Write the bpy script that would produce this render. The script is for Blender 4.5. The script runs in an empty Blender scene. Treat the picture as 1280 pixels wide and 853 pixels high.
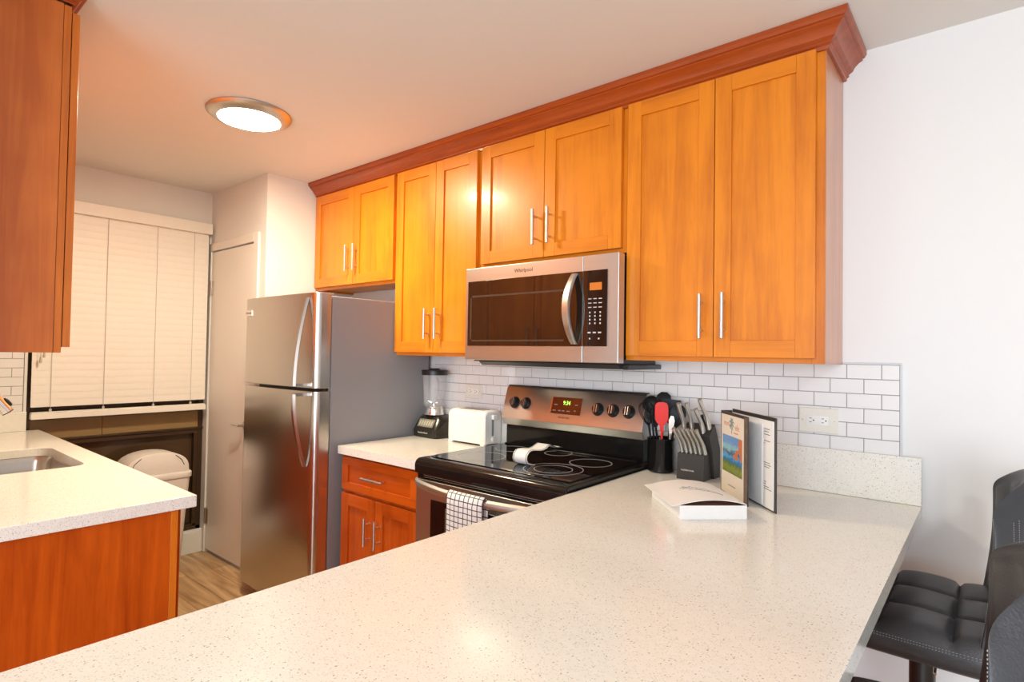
import bpy, bmesh, math, random
from mathutils import Vector, Matrix
random.seed(7)
S = bpy.context.scene
COL = S.collection
PI = math.pi

# ------------------------------------------------------------------ camera
yaw, pitch, roll, FPX = 0.6969, 0.0222, 0.0156, 714.32
CAM = Vector((0.1717, -2.3139, 1.390))
F = Vector((-math.sin(yaw)*math.cos(pitch), math.cos(yaw)*math.cos(pitch), math.sin(pitch)))
R = Vector((math.cos(yaw), math.sin(yaw), 0)); U = R.cross(F)
R2 = R*math.cos(roll) + U*math.sin(roll); U2 = -R*math.sin(roll) + U*math.cos(roll)
cd = bpy.data.cameras.new('camera'); cam = bpy.data.objects.new('camera', cd); COL.objects.link(cam)
cam.matrix_world = Matrix(((R2.x, U2.x, -F.x, CAM.x), (R2.y, U2.y, -F.y, CAM.y), (R2.z, U2.z, -F.z, CAM.z), (0, 0, 0, 1)))
cd.sensor_width = 36; cd.lens = FPX/1280*36; cd.clip_start = .05; cd.clip_end = 100
S.camera = cam
# ------------------------------------------------------------------ light and exposure
S.view_settings.view_transform = 'Standard'; S.view_settings.look = 'None'
S.view_settings.gamma = 1; S.view_settings.use_curve_mapping = False
S.view_settings.exposure = 0.68
LAMP = dict(color=(1.0, .90, .66), strength=150)          # kitchen ceiling lamp
DAY = dict(color=(.76, .87, 1.0), power=130)               # area light standing in for daylight at an unseen window
FILL = dict(color=(1.0, .97, .94), strength=98)            # unseen lamp added behind the camera as fill light
W = bpy.data.worlds.new('sky'); S.world = W; W.use_nodes = True
W.node_tree.nodes['Background'].inputs[0].default_value = (.72, .82, 1, 1)
W.node_tree.nodes['Background'].inputs[1].default_value = .5
ld = bpy.data.lights.new('daylight_stand_in', 'AREA'); ld.shape = 'RECTANGLE'; ld.size = 3.2; ld.size_y = 2.0
ld.energy = DAY['power']; ld.color = DAY['color']
lo = bpy.data.objects.new('daylight_stand_in', ld); COL.objects.link(lo)
lo.location = (1.2, -5.94, 1.25); lo.rotation_euler = (PI/2, 0, 0)

# ------------------------------------------------------------------ materials
MATS = {}
def nt(name):
    m = bpy.data.materials.new(name); m.use_nodes = True
    t = m.node_tree; b = t.nodes['Principled BSDF']; return m, t, b
def N(t, ty, **k):
    n = t.nodes.new(ty)
    for a, v in k.items():
        if a in n.inputs: n.inputs[a].default_value = v
        else: setattr(n, a, v)
    return n
def plain(name, col, rough=.5, metal=0, coat=0, spec=.5, bump=0, bscale=60, alpha=None, trans=0, emit=None, es=0, var=.03):
    if name in MATS: return MATS[name]
    m, t, b = nt(name)
    b.inputs['Roughness'].default_value = rough; b.inputs['Metallic'].default_value = metal
    b.inputs['Coat Weight'].default_value = coat; b.inputs['Coat Roughness'].default_value = .08
    b.inputs['Specular IOR Level'].default_value = spec
    b.inputs['Transmission Weight'].default_value = trans
    tc = N(t, 'ShaderNodeTexCoord'); no = N(t, 'ShaderNodeTexNoise', Scale=bscale, Detail=3.0)
    t.links.new(tc.outputs['Object'], no.inputs['Vector'])
    mx = N(t, 'ShaderNodeMix', data_type='RGBA')
    mx.inputs[6].default_value = (*[c*(1-var) for c in col], 1); mx.inputs[7].default_value = (*[min(1, c*(1+var)) for c in col], 1)
    t.links.new(no.outputs['Fac'], mx.inputs[0]); t.links.new(mx.outputs[2], b.inputs['Base Color'])
    if bump:
        bp = N(t, 'ShaderNodeBump', Strength=bump, Distance=.002)
        t.links.new(no.outputs['Fac'], bp.inputs['Height']); t.links.new(bp.outputs[0], b.inputs['Normal'])
    if emit:
        b.inputs['Emission Color'].default_value = (*emit, 1); b.inputs['Emission Strength'].default_value = es
    MATS[name] = m; return m
def wood(name, c1, c2, axis='z', rough=.28, coat=.25, fine=1.0, blot=.35):
    m, t, b = nt(name)
    tc = N(t, 'ShaderNodeTexCoord'); oi = N(t, 'ShaderNodeObjectInfo')
    mul = N(t, 'ShaderNodeMath', operation='MULTIPLY'); mul.inputs[1].default_value = 17.3
    t.links.new(oi.outputs['Random'], mul.inputs[0])
    add = N(t, 'ShaderNodeVectorMath', operation='ADD')
    t.links.new(tc.outputs['Object'], add.inputs[0]); t.links.new(mul.outputs[0], add.inputs[1])
    def mp(s):
        v = {'z': (s, s, s*.07), 'x': (s*.07, s, s), 'y': (s, s*.07, s)}[axis]
        a = N(t, 'ShaderNodeMapping'); a.inputs['Scale'].default_value = v
        t.links.new(add.outputs[0], a.inputs['Vector']); return a
    n1 = N(t, 'ShaderNodeTexNoise', Scale=1.0, Detail=5.0, Roughness=.6, Distortion=1.2); t.links.new(mp(14).outputs[0], n1.inputs['Vector'])
    n2 = N(t, 'ShaderNodeTexNoise', Scale=1.0, Detail=3.0, Roughness=.7); t.links.new(mp(120).outputs[0], n2.inputs['Vector'])
    n3 = N(t, 'ShaderNodeTexNoise', Scale=5.0, Detail=2.0); t.links.new(add.outputs[0], n3.inputs['Vector'])
    a1 = N(t, 'ShaderNodeMath', operation='MULTIPLY_ADD'); a1.inputs[1].default_value = .35*fine
    t.links.new(n2.outputs['Fac'], a1.inputs[0]); t.links.new(n1.outputs['Fac'], a1.inputs[2])
    a2 = N(t, 'ShaderNodeMath', operation='MULTIPLY_ADD'); a2.inputs[1].default_value = blot
    t.links.new(n3.outputs['Fac'], a2.inputs[0]); t.links.new(a1.outputs[0], a2.inputs[2])
    if axis == 'z':
        sp = N(t, 'ShaderNodeSeparateXYZ'); t.links.new(add.outputs[0], sp.inputs[0])
        q1 = N(t, 'ShaderNodeMath', operation='MULTIPLY'); q1.inputs[1].default_value = 11.5; t.links.new(sp.outputs['X'], q1.inputs[0])
        q2 = N(t, 'ShaderNodeMath', operation='FLOOR'); t.links.new(q1.outputs[0], q2.inputs[0])
        wn = N(t, 'ShaderNodeTexWhiteNoise', noise_dimensions='1D'); t.links.new(q2.outputs[0], wn.inputs['W'])
        a3 = N(t, 'ShaderNodeMath', operation='MULTIPLY_ADD'); a3.inputs[1].default_value = .16
        t.links.new(wn.outputs['Value'], a3.inputs[0]); t.links.new(a2.outputs[0], a3.inputs[2])
        a4 = N(t, 'ShaderNodeMath', operation='SUBTRACT'); a4.inputs[1].default_value = .10; t.links.new(a3.outputs[0], a4.inputs[0]); a2 = a4
    r = N(t, 'ShaderNodeValToRGB'); r.color_ramp.elements[0].position = .55; r.color_ramp.elements[1].position = 1.15 if False else 1.0
    r.color_ramp.elements[0].color = (*c1, 1); r.color_ramp.elements[1].color = (*c2, 1)
    t.links.new(a2.outputs[0], r.inputs[0]); t.links.new(r.outputs[0], b.inputs['Base Color'])
    b.inputs['Roughness'].default_value = rough; b.inputs['Coat Weight'].default_value = coat; b.inputs['Coat Roughness'].default_value = .15
    bp = N(t, 'ShaderNodeBump', Strength=.06, Distance=.002); t.links.new(n2.outputs['Fac'], bp.inputs['Height']); t.links.new(bp.outputs[0], b.inputs['Normal'])
    return m
def quartz(name, base, dark, rough=.16):
    m, t, b = nt(name); tc = N(t, 'ShaderNodeTexCoord')
    def spk(scale, th, seed):
        v = N(t, 'ShaderNodeTexVoronoi', Scale=scale); t.links.new(tc.outputs['Object'], v.inputs['Vector'])
        cr = N(t, 'ShaderNodeSeparateColor'); t.links.new(v.outputs['Color'], cr.inputs[0])
        a = N(t, 'ShaderNodeMath', operation='LESS_THAN'); a.inputs[1].default_value = th; t.links.new(v.outputs['Distance'], a.inputs[0])
        g = N(t, 'ShaderNodeMath', operation='GREATER_THAN'); g.inputs[1].default_value = seed; t.links.new(cr.outputs[0], g.inputs[0])
        mm = N(t, 'ShaderNodeMath', operation='MULTIPLY'); t.links.new(a.outputs[0], mm.inputs[0]); t.links.new(g.outputs[0], mm.inputs[1])
        return mm
    no = N(t, 'ShaderNodeTexNoise', Scale=45.0, Detail=4.0); t.links.new(tc.outputs['Object'], no.inputs['Vector'])
    m0 = N(t, 'ShaderNodeMix', data_type='RGBA'); m0.inputs[6].default_value = (*[c*.94 for c in base], 1); m0.inputs[7].default_value = (*[min(1, c*1.04) for c in base], 1)
    t.links.new(no.outputs['Fac'], m0.inputs[0]); last = m0.outputs[2]
    for sc, th, sd, col, f in ((260, .34, .55, dark, .45), (150, .22, .72, tuple(c*.55 for c in dark), .75), (330, .35, .6, (.95, .94, .92), .5)):
        s = spk(sc, th, sd); mx = N(t, 'ShaderNodeMix', data_type='RGBA'); mx.inputs[7].default_value = (*col, 1)
        ff = N(t, 'ShaderNodeMath', operation='MULTIPLY'); ff.inputs[1].default_value = f; t.links.new(s.outputs[0], ff.inputs[0])
        t.links.new(ff.outputs[0], mx.inputs[0]); t.links.new(last, mx.inputs[6]); last = mx.outputs[2]
    t.links.new(last, b.inputs['Base Color']); b.inputs['Roughness'].default_value = rough
    return m
def steel(name, col=(.62, .6, .58), rough=.28, axis='z', s=400):
    m, t, b = nt(name); tc = N(t, 'ShaderNodeTexCoord'); mp = N(t, 'ShaderNodeMapping')
    mp.inputs['Scale'].default_value = {'z': (s, s, 2), 'x': (2, s, s)}[axis]
    t.links.new(tc.outputs['Object'], mp.inputs['Vector'])
    no = N(t, 'ShaderNodeTexNoise', Scale=1.0, Detail=2.0); t.links.new(mp.outputs[0], no.inputs['Vector'])
    mr = N(t, 'ShaderNodeMapRange'); mr.inputs[3].default_value = rough*.85; mr.inputs[4].default_value = rough*1.15
    t.links.new(no.outputs['Fac'], mr.inputs[0]); t.links.new(mr.outputs[0], b.inputs['Roughness'])
    b.inputs['Base Color'].default_value = (*col, 1); b.inputs['Metallic'].default_value = 1
    bp = N(t, 'ShaderNodeBump', Strength=.03, Distance=.001); t.links.new(no.outputs['Fac'], bp.inputs['Height']); t.links.new(bp.outputs[0], b.inputs['Normal'])
    return m
def glassy(name, col=(1, 1, 1), alpha=.2, rough=.03):
    m, t, b = nt(name); b.inputs['Base Color'].default_value = (*col, 1); b.inputs['Roughness'].default_value = rough
    no = N(t, 'ShaderNodeTexNoise', Scale=30.0); mr = N(t, 'ShaderNodeMapRange'); mr.inputs[3].default_value = alpha*.85; mr.inputs[4].default_value = alpha*1.15
    t.links.new(no.outputs['Fac'], mr.inputs[0]); t.links.new(mr.outputs[0], b.inputs['Alpha']); b.inputs['Specular IOR Level'].default_value = .8
    return m
def planks(name):
    m, t, b = nt(name); tc = N(t, 'ShaderNodeTexCoord')
    br = N(t, 'ShaderNodeTexBrick', Scale=1.0); br.offset = .37
    br.inputs['Brick Width'].default_value = 1.2; br.inputs['Row Height'].default_value = .145; br.inputs['Mortar Size'].default_value = .0015
    br.inputs['Color1'].default_value = (.50, .32, .16, 1); br.inputs['Color2'].default_value = (.70, .48, .26, 1); br.inputs['Mortar'].default_value = (.2, .11, .05, 1)
    t.links.new(tc.outputs['Object'], br.inputs['Vector'])
    mp = N(t, 'ShaderNodeMapping'); mp.inputs['Scale'].default_value = (1.6, 16, 1); t.links.new(tc.outputs['Object'], mp.inputs['Vector'])
    no = N(t, 'ShaderNodeTexNoise', Scale=1.2, Detail=6.0, Roughness=.6, Distortion=.8); t.links.new(mp.outputs[0], no.inputs['Vector'])
    r = N(t, 'ShaderNodeValToRGB'); r.color_ramp.elements[0].position = .35; r.color_ramp.elements[1].position = .68
    r.color_ramp.elements[0].color = (.55, .48, .4, 1); r.color_ramp.elements[1].color = (1.1, 1.1, 1.1, 1); t.links.new(no.outputs['Fac'], r.inputs[0])
    mx = N(t, 'ShaderNodeMix', data_type='RGBA', blend_type='MULTIPLY'); mx.inputs[0].default_value = 1
    t.links.new(br.outputs['Color'], mx.inputs[6]); t.links.new(r.outputs[0], mx.inputs[7]); t.links.new(mx.outputs[2], b.inputs['Base Color'])
    b.inputs['Roughness'].default_value = .33
    return m
def checked(name):
    m, t, b = nt(name); tc = N(t, 'ShaderNodeTexCoord'); sx = N(t, 'ShaderNodeSeparateXYZ'); t.links.new(tc.outputs['UV'], sx.inputs[0])
    outs = []
    for o, k in (('X', 8), ('Y', 24)):
        mu = N(t, 'ShaderNodeMath', operation='MULTIPLY'); mu.inputs[1].default_value = k; t.links.new(sx.outputs[o], mu.inputs[0])
        fr = N(t, 'ShaderNodeMath', operation='FRACT'); t.links.new(mu.outputs[0], fr.inputs[0])
        lt = N(t, 'ShaderNodeMath', operation='LESS_THAN'); lt.inputs[1].default_value = .16; t.links.new(fr.outputs[0], lt.inputs[0]); outs.append(lt)
    mxm = N(t, 'ShaderNodeMath', operation='MAXIMUM'); t.links.new(outs[0].outputs[0], mxm.inputs[0]); t.links.new(outs[1].outputs[0], mxm.inputs[1])
    mx = N(t, 'ShaderNodeMix', data_type='RGBA'); mx.inputs[6].default_value = (.86, .85, .84, 1); mx.inputs[7].default_value = (.03, .03, .05, 1)
    t.links.new(mxm.outputs[0], mx.inputs[0]); t.links.new(mx.outputs[2], b.inputs['Base Color']); b.inputs['Roughness'].default_value = .95
    return m
def photo_print(name):
    # a generic bright landscape print: sky blue streaks, coral, foliage
    m, t, b = nt(name); tc = N(t, 'ShaderNodeTexCoord'); sx = N(t, 'ShaderNodeSeparateXYZ'); t.links.new(tc.outputs['UV'], sx.inputs[0])
    no = N(t, 'ShaderNodeTexNoise', Scale=5.0, Detail=5.0, Distortion=2.0); t.links.new(tc.outputs['UV'], no.inputs['Vector'])
    ad = N(t, 'ShaderNodeMath', operation='MULTIPLY_ADD'); ad.inputs[1].default_value = .35; t.links.new(no.outputs['Fac'], ad.inputs[0]); t.links.new(sx.outputs['Y'], ad.inputs[2])
    r = N(t, 'ShaderNodeValToRGB'); e = r.color_ramp.elements
    e[0].position = .1; e[0].color = (.10, .16, .03, 1); e[1].position = 1.0; e[1].color = (.16, .32, .62, 1)
    for p, c in ((.3, (.28, .32, .06, 1)), (.45, (.12, .2, .08, 1)), (.52, (.05, .2, .5, 1)), (.62, (.12, .4, .7, 1)), (.72, (.08, .12, .2, 1)), (.85, (.3, .55, .6, 1))):
        x = e.new(p); x.color = c
    t.links.new(ad.outputs[0], r.inputs[0])
    v = N(t, 'ShaderNodeTexNoise', Scale=3.2, Detail=2.0); t.links.new(tc.outputs['UV'], v.inputs['Vector'])
    xx = N(t, 'ShaderNodeMath', operation='MULTIPLY'); t.links.new(sx.outputs['X'], xx.inputs[0]); t.links.new(v.outputs['Fac'], xx.inputs[1])
    g = N(t, 'ShaderNodeMath', operation='GREATER_THAN'); g.inputs[1].default_value = .36; t.links.new(xx.outputs[0], g.inputs[0])
    g2 = N(t, 'ShaderNodeMath', operation='GREATER_THAN'); g2.inputs[1].default_value = .42; t.links.new(sx.outputs['Y'], g2.inputs[0])
    gg = N(t, 'ShaderNodeMath', operation='MULTIPLY'); t.links.new(g.outputs[0], gg.inputs[0]); t.links.new(g2.outputs[0], gg.inputs[1])
    mx = N(t, 'ShaderNodeMix', data_type='RGBA'); mx.inputs[7].default_value = (.62, .2, .1, 1)
    t.links.new(gg.outputs[0], mx.inputs[0]); t.links.new(r.outputs[0], mx.inputs[6]); t.links.new(mx.outputs[2], b.inputs['Base Color']); b.inputs['Roughness'].default_value = .25
    return m

UPV = wood('maple_honey_upright', (.52, .128, .003), (.76, .235, .006), 'z', rough=.36, coat=.12, blot=.5)
UPH = wood('maple_honey_rail', (.50, .120, .003), (.72, .215, .005), 'x', rough=.36, coat=.12, blot=.5)
UPY = wood('maple_honey_side', (.50, .17, .05), (.66, .24, .08), 'z', rough=.3, coat=.5)
LOV = wood('redder_upright', (.36, .046, .003), (.62, .11, .007), 'z')  # redder, darker wood tone on the base cabinets
LOH = wood('redder_rail', (.34, .042, .003), (.58, .10, .006), 'x')
CRW = wood('cherry_crown', (.25, .034, .003), (.42, .070, .005), 'x', rough=.32, coat=.15)
FRV = wood('frame_edge_wood', (.46, .10, .008), (.72, .20, .016), 'z')
QZ = quartz('speckled_quartz', (.86, .825, .75), (.46, .38, .30))
WALL = plain('wall_paint', (.80, .79, .77), .6, bump=.05, bscale=180, var=.01)
CEIL = plain('ceiling_paint', (.80, .79, .77), .8, bump=.08, bscale=90, var=.01)
TRIM = plain('trim_paint', (.82, .80, .76), .35, var=.01)
TILE = plain('tile_glaze', (.84, .82, .80), .12, coat=.3, var=.02, bscale=8)
GROUT = plain('grout', (.42, .40, .38), .9)
FLOOR = planks('oak_planks')
STL = steel('brushed_steel', (.60, .57, .54), .24, 'z')
STH = steel('brushed_steel_across', (.60, .59, .57), .34, 'x')
NICK = steel('satin_nickel', (.62, .60, .57), .36, 'z')
CHR = plain('polished_steel', (.75, .75, .76), .12, metal=1)
FSIDE = plain('fridge_side_grey', (.27, .265, .275), .38, bump=.15, bscale=500)
BLK = plain('black_plastic', (.012, .011, .011), .35)
BLKG = plain('black_glass', (.004, .004, .004), .04, spec=.6)
BLKE = plain('black_enamel', (.007, .007, .007), .12, spec=.35)
BRNG = plain('microwave_glass', (.016, .009, .006), .03, spec=.7)
WHT = plain('white_plastic', (.84, .82, .78), .3)
BINW = plain('bin_plastic', (.80, .75, .70), .45)
BLIND = plain('blind_vinyl', (.88, .83, .76), .45)
BRZ = plain('bronze_aluminium', (.10, .065, .04), .35, metal=.7)
DGL = plain('dark_window_glass', (.075, .042, .02), .22, spec=.5)
BROWNB = plain('brown_panel', (.30, .19, .075), .4, bscale=4, var=.25)
LEA = plain('black_leather', (.038, .040, .046), .36, bump=.35, bscale=260)
THR = plain('grey_thread', (.30, .29, .27), .8)
PAPER = plain('white_paper', (.85, .83, .80), .6)
CREAM = plain('cream_print', (.80, .70, .58), .4)
RED = plain('red_silicone', (.80, .025, .02), .35)
INK = plain('dark_ink', (.05, .045, .04), .6)
GRY = plain('grey_ink', (.35, .34, .33), .6)
CORAL = plain('coral_ink', (.65, .25, .16), .6)
TEALI = plain('green_grey_ink', (.22, .26, .24), .6)
GREEN = plain('green_led', (.1, .4, .05), .4, emit=(.45, 1, .12), es=1.6)
AMBER = plain('amber_lcd', (.5, .13, .01), .4, emit=(1, .3, .03), es=.10)
DISP = plain('display_glass', (.05, .004, .006), .06, coat=.5)
DLAMP = plain('lamp_diffuser', (1, .9, .7), .5, emit=LAMP['color'], es=LAMP['strength'])
DFILL = plain('fill_lamp_diffuser', (1, .95, .9), .5, emit=FILL['color'], es=FILL['strength'])
CLEAR = glassy('clear_jar', (.85, .88, .93), .12)
CHK = checked('checked_cloth'); PRT = photo_print('glossy_picture')

# ------------------------------------------------------------------ mesh helpers
class MB:
    def __init__(s): s.bm = bmesh.new(); s.M = Matrix(); s.mi = 0
    def _add(s, vs): return [s.bm.verts.new(s.M @ Vector(v)) for v in vs]
    def face(s, vs, idx=None):
        try:
            f = s.bm.faces.new(vs); f.material_index = s.mi if idx is None else idx; return f
        except ValueError: return None
    def box(s, x0, x1, y0, y1, z0, z1):
        x0, x1 = min(x0, x1), max(x0, x1); y0, y1 = min(y0, y1), max(y0, y1); z0, z1 = min(z0, z1), max(z0, z1)
        v = s._add([(x0,y0,z0),(x1,y0,z0),(x1,y1,z0),(x0,y1,z0),(x0,y0,z1),(x1,y0,z1),(x1,y1,z1),(x0,y1,z1)])
        for q in ((0,3,2,1),(4,5,6,7),(0,1,5,4),(1,2,6,5),(2,3,7,6),(3,0,4,7)): s.face([v[i] for i in q])
        return s
    def loft(s, rings, cap=True, closed=True):
        rs = [s._add(r) for r in rings]; n = len(rs[0])
        for a, b in zip(rs, rs[1:]):
            for i in range(n if closed else n-1):
                j = (i+1) % n; s.face([a[i], a[j], b[j], b[i]])
        if cap: s.face(rs[0][::-1]); s.face(rs[-1])
        return s
    def prism(s, poly, axis, a, b):          # polygon in the two other axes, extruded along axis
        def mk(p, t):
            return {'x': (t, p[0], p[1]), 'y': (p[0], t, p[1]), 'z': (p[0], p[1], t)}[axis]
        return s.loft([[mk(p, a) for p in poly], [mk(p, b) for p in poly]])
    def lathe(s, prof, c=(0,0,0), n=32, axis='z', cap=True):
        rings = []
        for r, h in prof:
            ring = []
            for i in range(n):
                t = 2*PI*i/n; a, b = r*math.cos(t), r*math.sin(t)
                p = {'z': (a, b, h), 'y': (a, h, b), 'x': (h, a, b)}[axis]
                ring.append((p[0]+c[0], p[1]+c[1], p[2]+c[2]))
            rings.append(ring)
        return s.loft(rings, cap)
    def tube(s, pts, r, n=10, sx=None, cap=True, up=None):
        P = [Vector(p) for p in pts]; rings = []
        prev = None
        for i, p in enumerate(P):
            d = (P[min(i+1, len(P)-1)] - P[max(i-1, 0)]).normalized()
            if prev is None:
                w = Vector(up) if up else (Vector((0,0,1)) if abs(d.z) < .9 else Vector((1,0,0)))
                a = d.cross(w).normalized()
            else: a = (prev - d*prev.dot(d)).normalized()
            prev = a; b = a.cross(d).normalized()
            rr = r[i] if isinstance(r, (list, tuple)) else r
            ra, rb = (rr, rr) if sx is None else (rr*sx[0], rr*sx[1])
            rings.append([tuple(p + a*ra*math.cos(2*PI*k/n) + b*rb*math.sin(2*PI*k/n)) for k in range(n)])
        return s.loft(rings, cap)
    def cyl(s, p0, p1, r, n=16): return s.tube([p0, p1], r, n)
    def rbox(s, x0, x1, y0, y1, z0, z1, r=.01, seg=4, taper=0):
        def ring(z, k):
            cx, cy = (x0+x1)/2, (y0+y1)/2; hx, hy = (x1-x0)/2*k, (y1-y0)/2*k; rr = min(r, hx, hy); o = []
            for q, (sx, sy) in enumerate(((1,1),(-1,1),(-1,-1),(1,-1))):
                for j in range(seg+1):
                    t = q*PI/2 + j*PI/2/seg
                    o.append((cx+sx*(hx-rr)+rr*math.cos(t), cy+sy*(hy-rr)+rr*math.sin(t), z))
            return o
        return s.loft([ring(z0, 1-taper), ring(z1, 1)])
def weld(me): pass
ORG = {}
def finish(o, parent, label=None):
    if parent is not None: o.parent = parent
    if label: o['label'] = label
    COL.objects.link(o); return o
def obj(name, mb, mats, parent=None, smooth=False, bevel=0, seg=2, label=None, sub=0, origin=None):
    off = ORG.get(parent.name, Vector()) if parent is not None else (Vector(origin) if origin else Vector())
    bm = mb.bm
    bmesh.ops.recalc_face_normals(bm, faces=bm.faces)
    if off.length: bmesh.ops.translate(bm, verts=bm.verts, vec=-off)
    me = bpy.data.meshes.new(name); bm.to_mesh(me); bm.free()
    for m in (mats if isinstance(mats, (list, tuple)) else [mats]): me.materials.append(m)
    o = bpy.data.objects.new(name, me)
    if smooth:
        for p in me.polygons: p.use_smooth = True
    if bevel:
        b = o.modifiers.new('bevel', 'BEVEL'); b.width = bevel; b.segments = seg; b.limit_method = 'ANGLE'; b.angle_limit = .6
        for p in me.polygons: p.use_smooth = True
        b.harden_normals = True
    elif smooth:
        e = o.modifiers.new('edges', 'EDGE_SPLIT'); e.split_angle = .75
    if sub:
        m = o.modifiers.new('sub', 'SUBSURF'); m.levels = sub; m.render_levels = sub
    finish(o, parent, label)
    if parent is None and origin: o.location = origin
    ORG[o.name] = off
    return o
def thing(name, label, cat, loc=(0,0,0), group=None):
    o = bpy.data.objects.new(name, None); o.empty_display_size = .05; COL.objects.link(o); o.location = loc
    o['label'] = label; o['category'] = cat
    if group: o['group'] = group
    ORG[o.name] = Vector(loc); return o
def tag(o, label, cat, group=None):
    o['label'] = label; o['category'] = cat
    if group: o['group'] = group
    return o
def struct(o): o['kind'] = 'structure'; return o
def text_mb(body, origin, right, up, size, depth=.0004, squeeze=1.0):
    c = bpy.data.curves.new('t', 'FONT'); c.body = body; c.size = 1; c.extrude = 0; c.align_x = 'CENTER'; c.align_y = 'CENTER'; c.resolution_u = 2
    t = bpy.data.objects.new('t', c); COL.objects.link(t); dg = bpy.context.evaluated_depsgraph_get()
    me = bpy.data.meshes.new_from_object(t.evaluated_get(dg)); bpy.data.objects.remove(t)
    mb = MB(); mb.bm.from_mesh(me); bpy.data.meshes.remove(me)
    r = Vector(right).normalized(); u = Vector(up).normalized(); n = r.cross(u)
    M = Matrix(((r.x, u.x, n.x, 0), (r.y, u.y, n.y, 0), (r.z, u.z, n.z, 0), (0, 0, 0, 1)))
    ext = bmesh.ops.extrude_face_region(mb.bm, geom=mb.bm.faces[:])
    vs = [g for g in ext['geom'] if isinstance(g, bmesh.types.BMVert)]
    bmesh.ops.translate(mb.bm, verts=vs, vec=(0, 0, depth/size))
    bmesh.ops.transform(mb.bm, matrix=Matrix.Translation(Vector(origin)) @ M @ Matrix.Diagonal((size*squeeze, size, size, 1)), verts=mb.bm.verts)
    return mb
def copy_tree(o, parent=None):
    c = o.copy(); COL.objects.link(c); c.parent = parent
    for ch in list(o.children): copy_tree(ch, c)
    return c

# ================================================================== room shell
H = 2.476; XW = -4.0; YC = -.618; XC = -3.2165; YS = -2.16
XR, YF = 3.4, -6.0
struct(obj('floor', MB().box(XW-.2, XR+.2, YF-.2, .2, -.1, 0), FLOOR))
struct(obj('ceiling', MB().box(XW-.2, XR+.2, YF-.2, .2, H, H+.1), CEIL))
struct(obj('wall_back', MB().box(XC-.1, XR+.1, 0, .1, 0, H), WALL))
m = MB(); m.box(XW-.12, XW, YC-.012, .1, 0, H); m.box(XW-.12, XW, -1.59, YC-.012, 2.20, H); m.box(XW-.12, XW, -1.59, YC-.012, 0, .15); m.box(XW-.12, XW, YS-.1, -1.59, 0, H)
struct(obj('wall_left', m, WALL))
m = MB(); m.box(XW, -3.965, YC, YC+.1, 0, H); m.box(-3.35, XC, YC, YC+.1, 0, H); m.box(-3.965, -3.35, YC, YC+.1, 2.065, H)
struct(obj('wall_closet', m, WALL))
struct(obj('wall_closet_return', MB().box(XC-.1, XC, YC+.1, 0, 0, H), WALL))
struct(obj('wall_sink', MB().box(XW, -1.80, YS-.12, YS, 0, H), WALL))
struct(obj('wall_right', MB().box(XR, XR+.1, YF, 0, 0, H), WALL))
m = MB(); m.box(-2, -.6, YF-.1, YF, 0, H); m.box(3.0, XR, YF-.1, YF, 0, H); m.box(-.6, 3.0, YF-.1, YF, 0, .15); m.box(-.6, 3.0, YF-.1, YF, 2.35, H)
struct(obj('wall_front', m, WALL))
struct(obj('wall_living', MB().box(-2.1, -2.0, YF, YS-.12, 0, H), WALL))
# closet door
dr = struct(obj('door_1', MB().box(-3.958, -3.352, YC-.004, YC+.034, .022, 2.058), TRIM, bevel=.002))
m = MB(); m.cyl((-3.415, YC-.004, .915), (-3.415, YC-.012, .915), .026, 20); m.cyl((-3.415, YC-.012, .915), (-3.415, YC-.05, .915), .009)
m.tube([(-3.41, YC-.05, .915), (-3.46, YC-.052, .916), (-3.515, YC-.048, .913)], [.009, .008, .006], sx=(1, .8)); obj('door_handle', m, NICK, dr, smooth=True)
for z in (1.81, .25):
    m = MB(); m.box(-3.962, -3.93, YC-.0065, YC-.003, z-.05, z+.05); m.cyl((-3.962, YC-.010, z-.052), (-3.962, YC-.010, z+.052), .006, 10); obj('door_hinge', m, NICK, dr, bevel=.0006)
m = MB(); m.box(-3.996, -3.966, YC-.014, YC, 0, 2.065); m.box(-3.35, -3.292, YC-.014, YC, 0, 2.12); m.box(-3.996, -3.35, YC-.0139, YC, 2.065, 2.12)
struct(obj('trim_1', m, TRIM, bevel=.003))
m = MB(); m.box(XW, XW+.014, -1.53, YC-.016, 0, .145); m.box(XW, XW+.010, -1.53, YC-.016, .145, .152)
struct(obj('baseboard_left', m, TRIM, bevel=.003))
struct(obj('baseboard_back', MB().box(0.01, XR, -.014, 0, 0, .09), TRIM, bevel=.003))
# window with bronze frame, dark glass
w = struct(obj('window_1', MB().box(XW-.075, XW-.07, -1.575, YC-.03, .165, 2.18), DGL))
m = MB(); y0, y1 = -1.59, YC-.014
m.box(XW-.09, XW-.03, y0, y0+.022, .15, 2.2); m.box(XW-.09, XW-.03, y1-.03, y1, .15, 2.2); m.box(XW-.09, XW-.03, y0, y1, 2.17, 2.2)
m.box(XW-.09, XW-.03, y0, y1, .15, .175); m.box(XW-.09, XW-.02, y0, y1, .838, .852)
obj('window_frame', m, BRZ, w, bevel=.002)
m = MB(); m.box(XW-.06, XW-.035, y0+.022, -1.2185, .852, .962); m.box(XW-.06, XW-.035, -1.2165, y1-.03, .852, .962); obj('lower_rail', m, BROWNB, w, bevel=.001, label='golden brown panel across the window under the blind')
m = MB(); m.box(XW-.066, XW-.03, -1.56, y1-.03, .81, .836); m.box(XW-.066, XW-.03, y1-.055, y1-.03, .175, .81); m.box(XW-.066, XW-.03, -1.56, y1-.03, .175, .19); obj('screen_frame', m, BRZ, w, bevel=.002)
struct(obj('window_2', MB().box(-.6, 3.0, YF-.055, YF-.05, .15, 2.35), glassy('living_glass', (.9, .95, 1), .08)))
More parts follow.
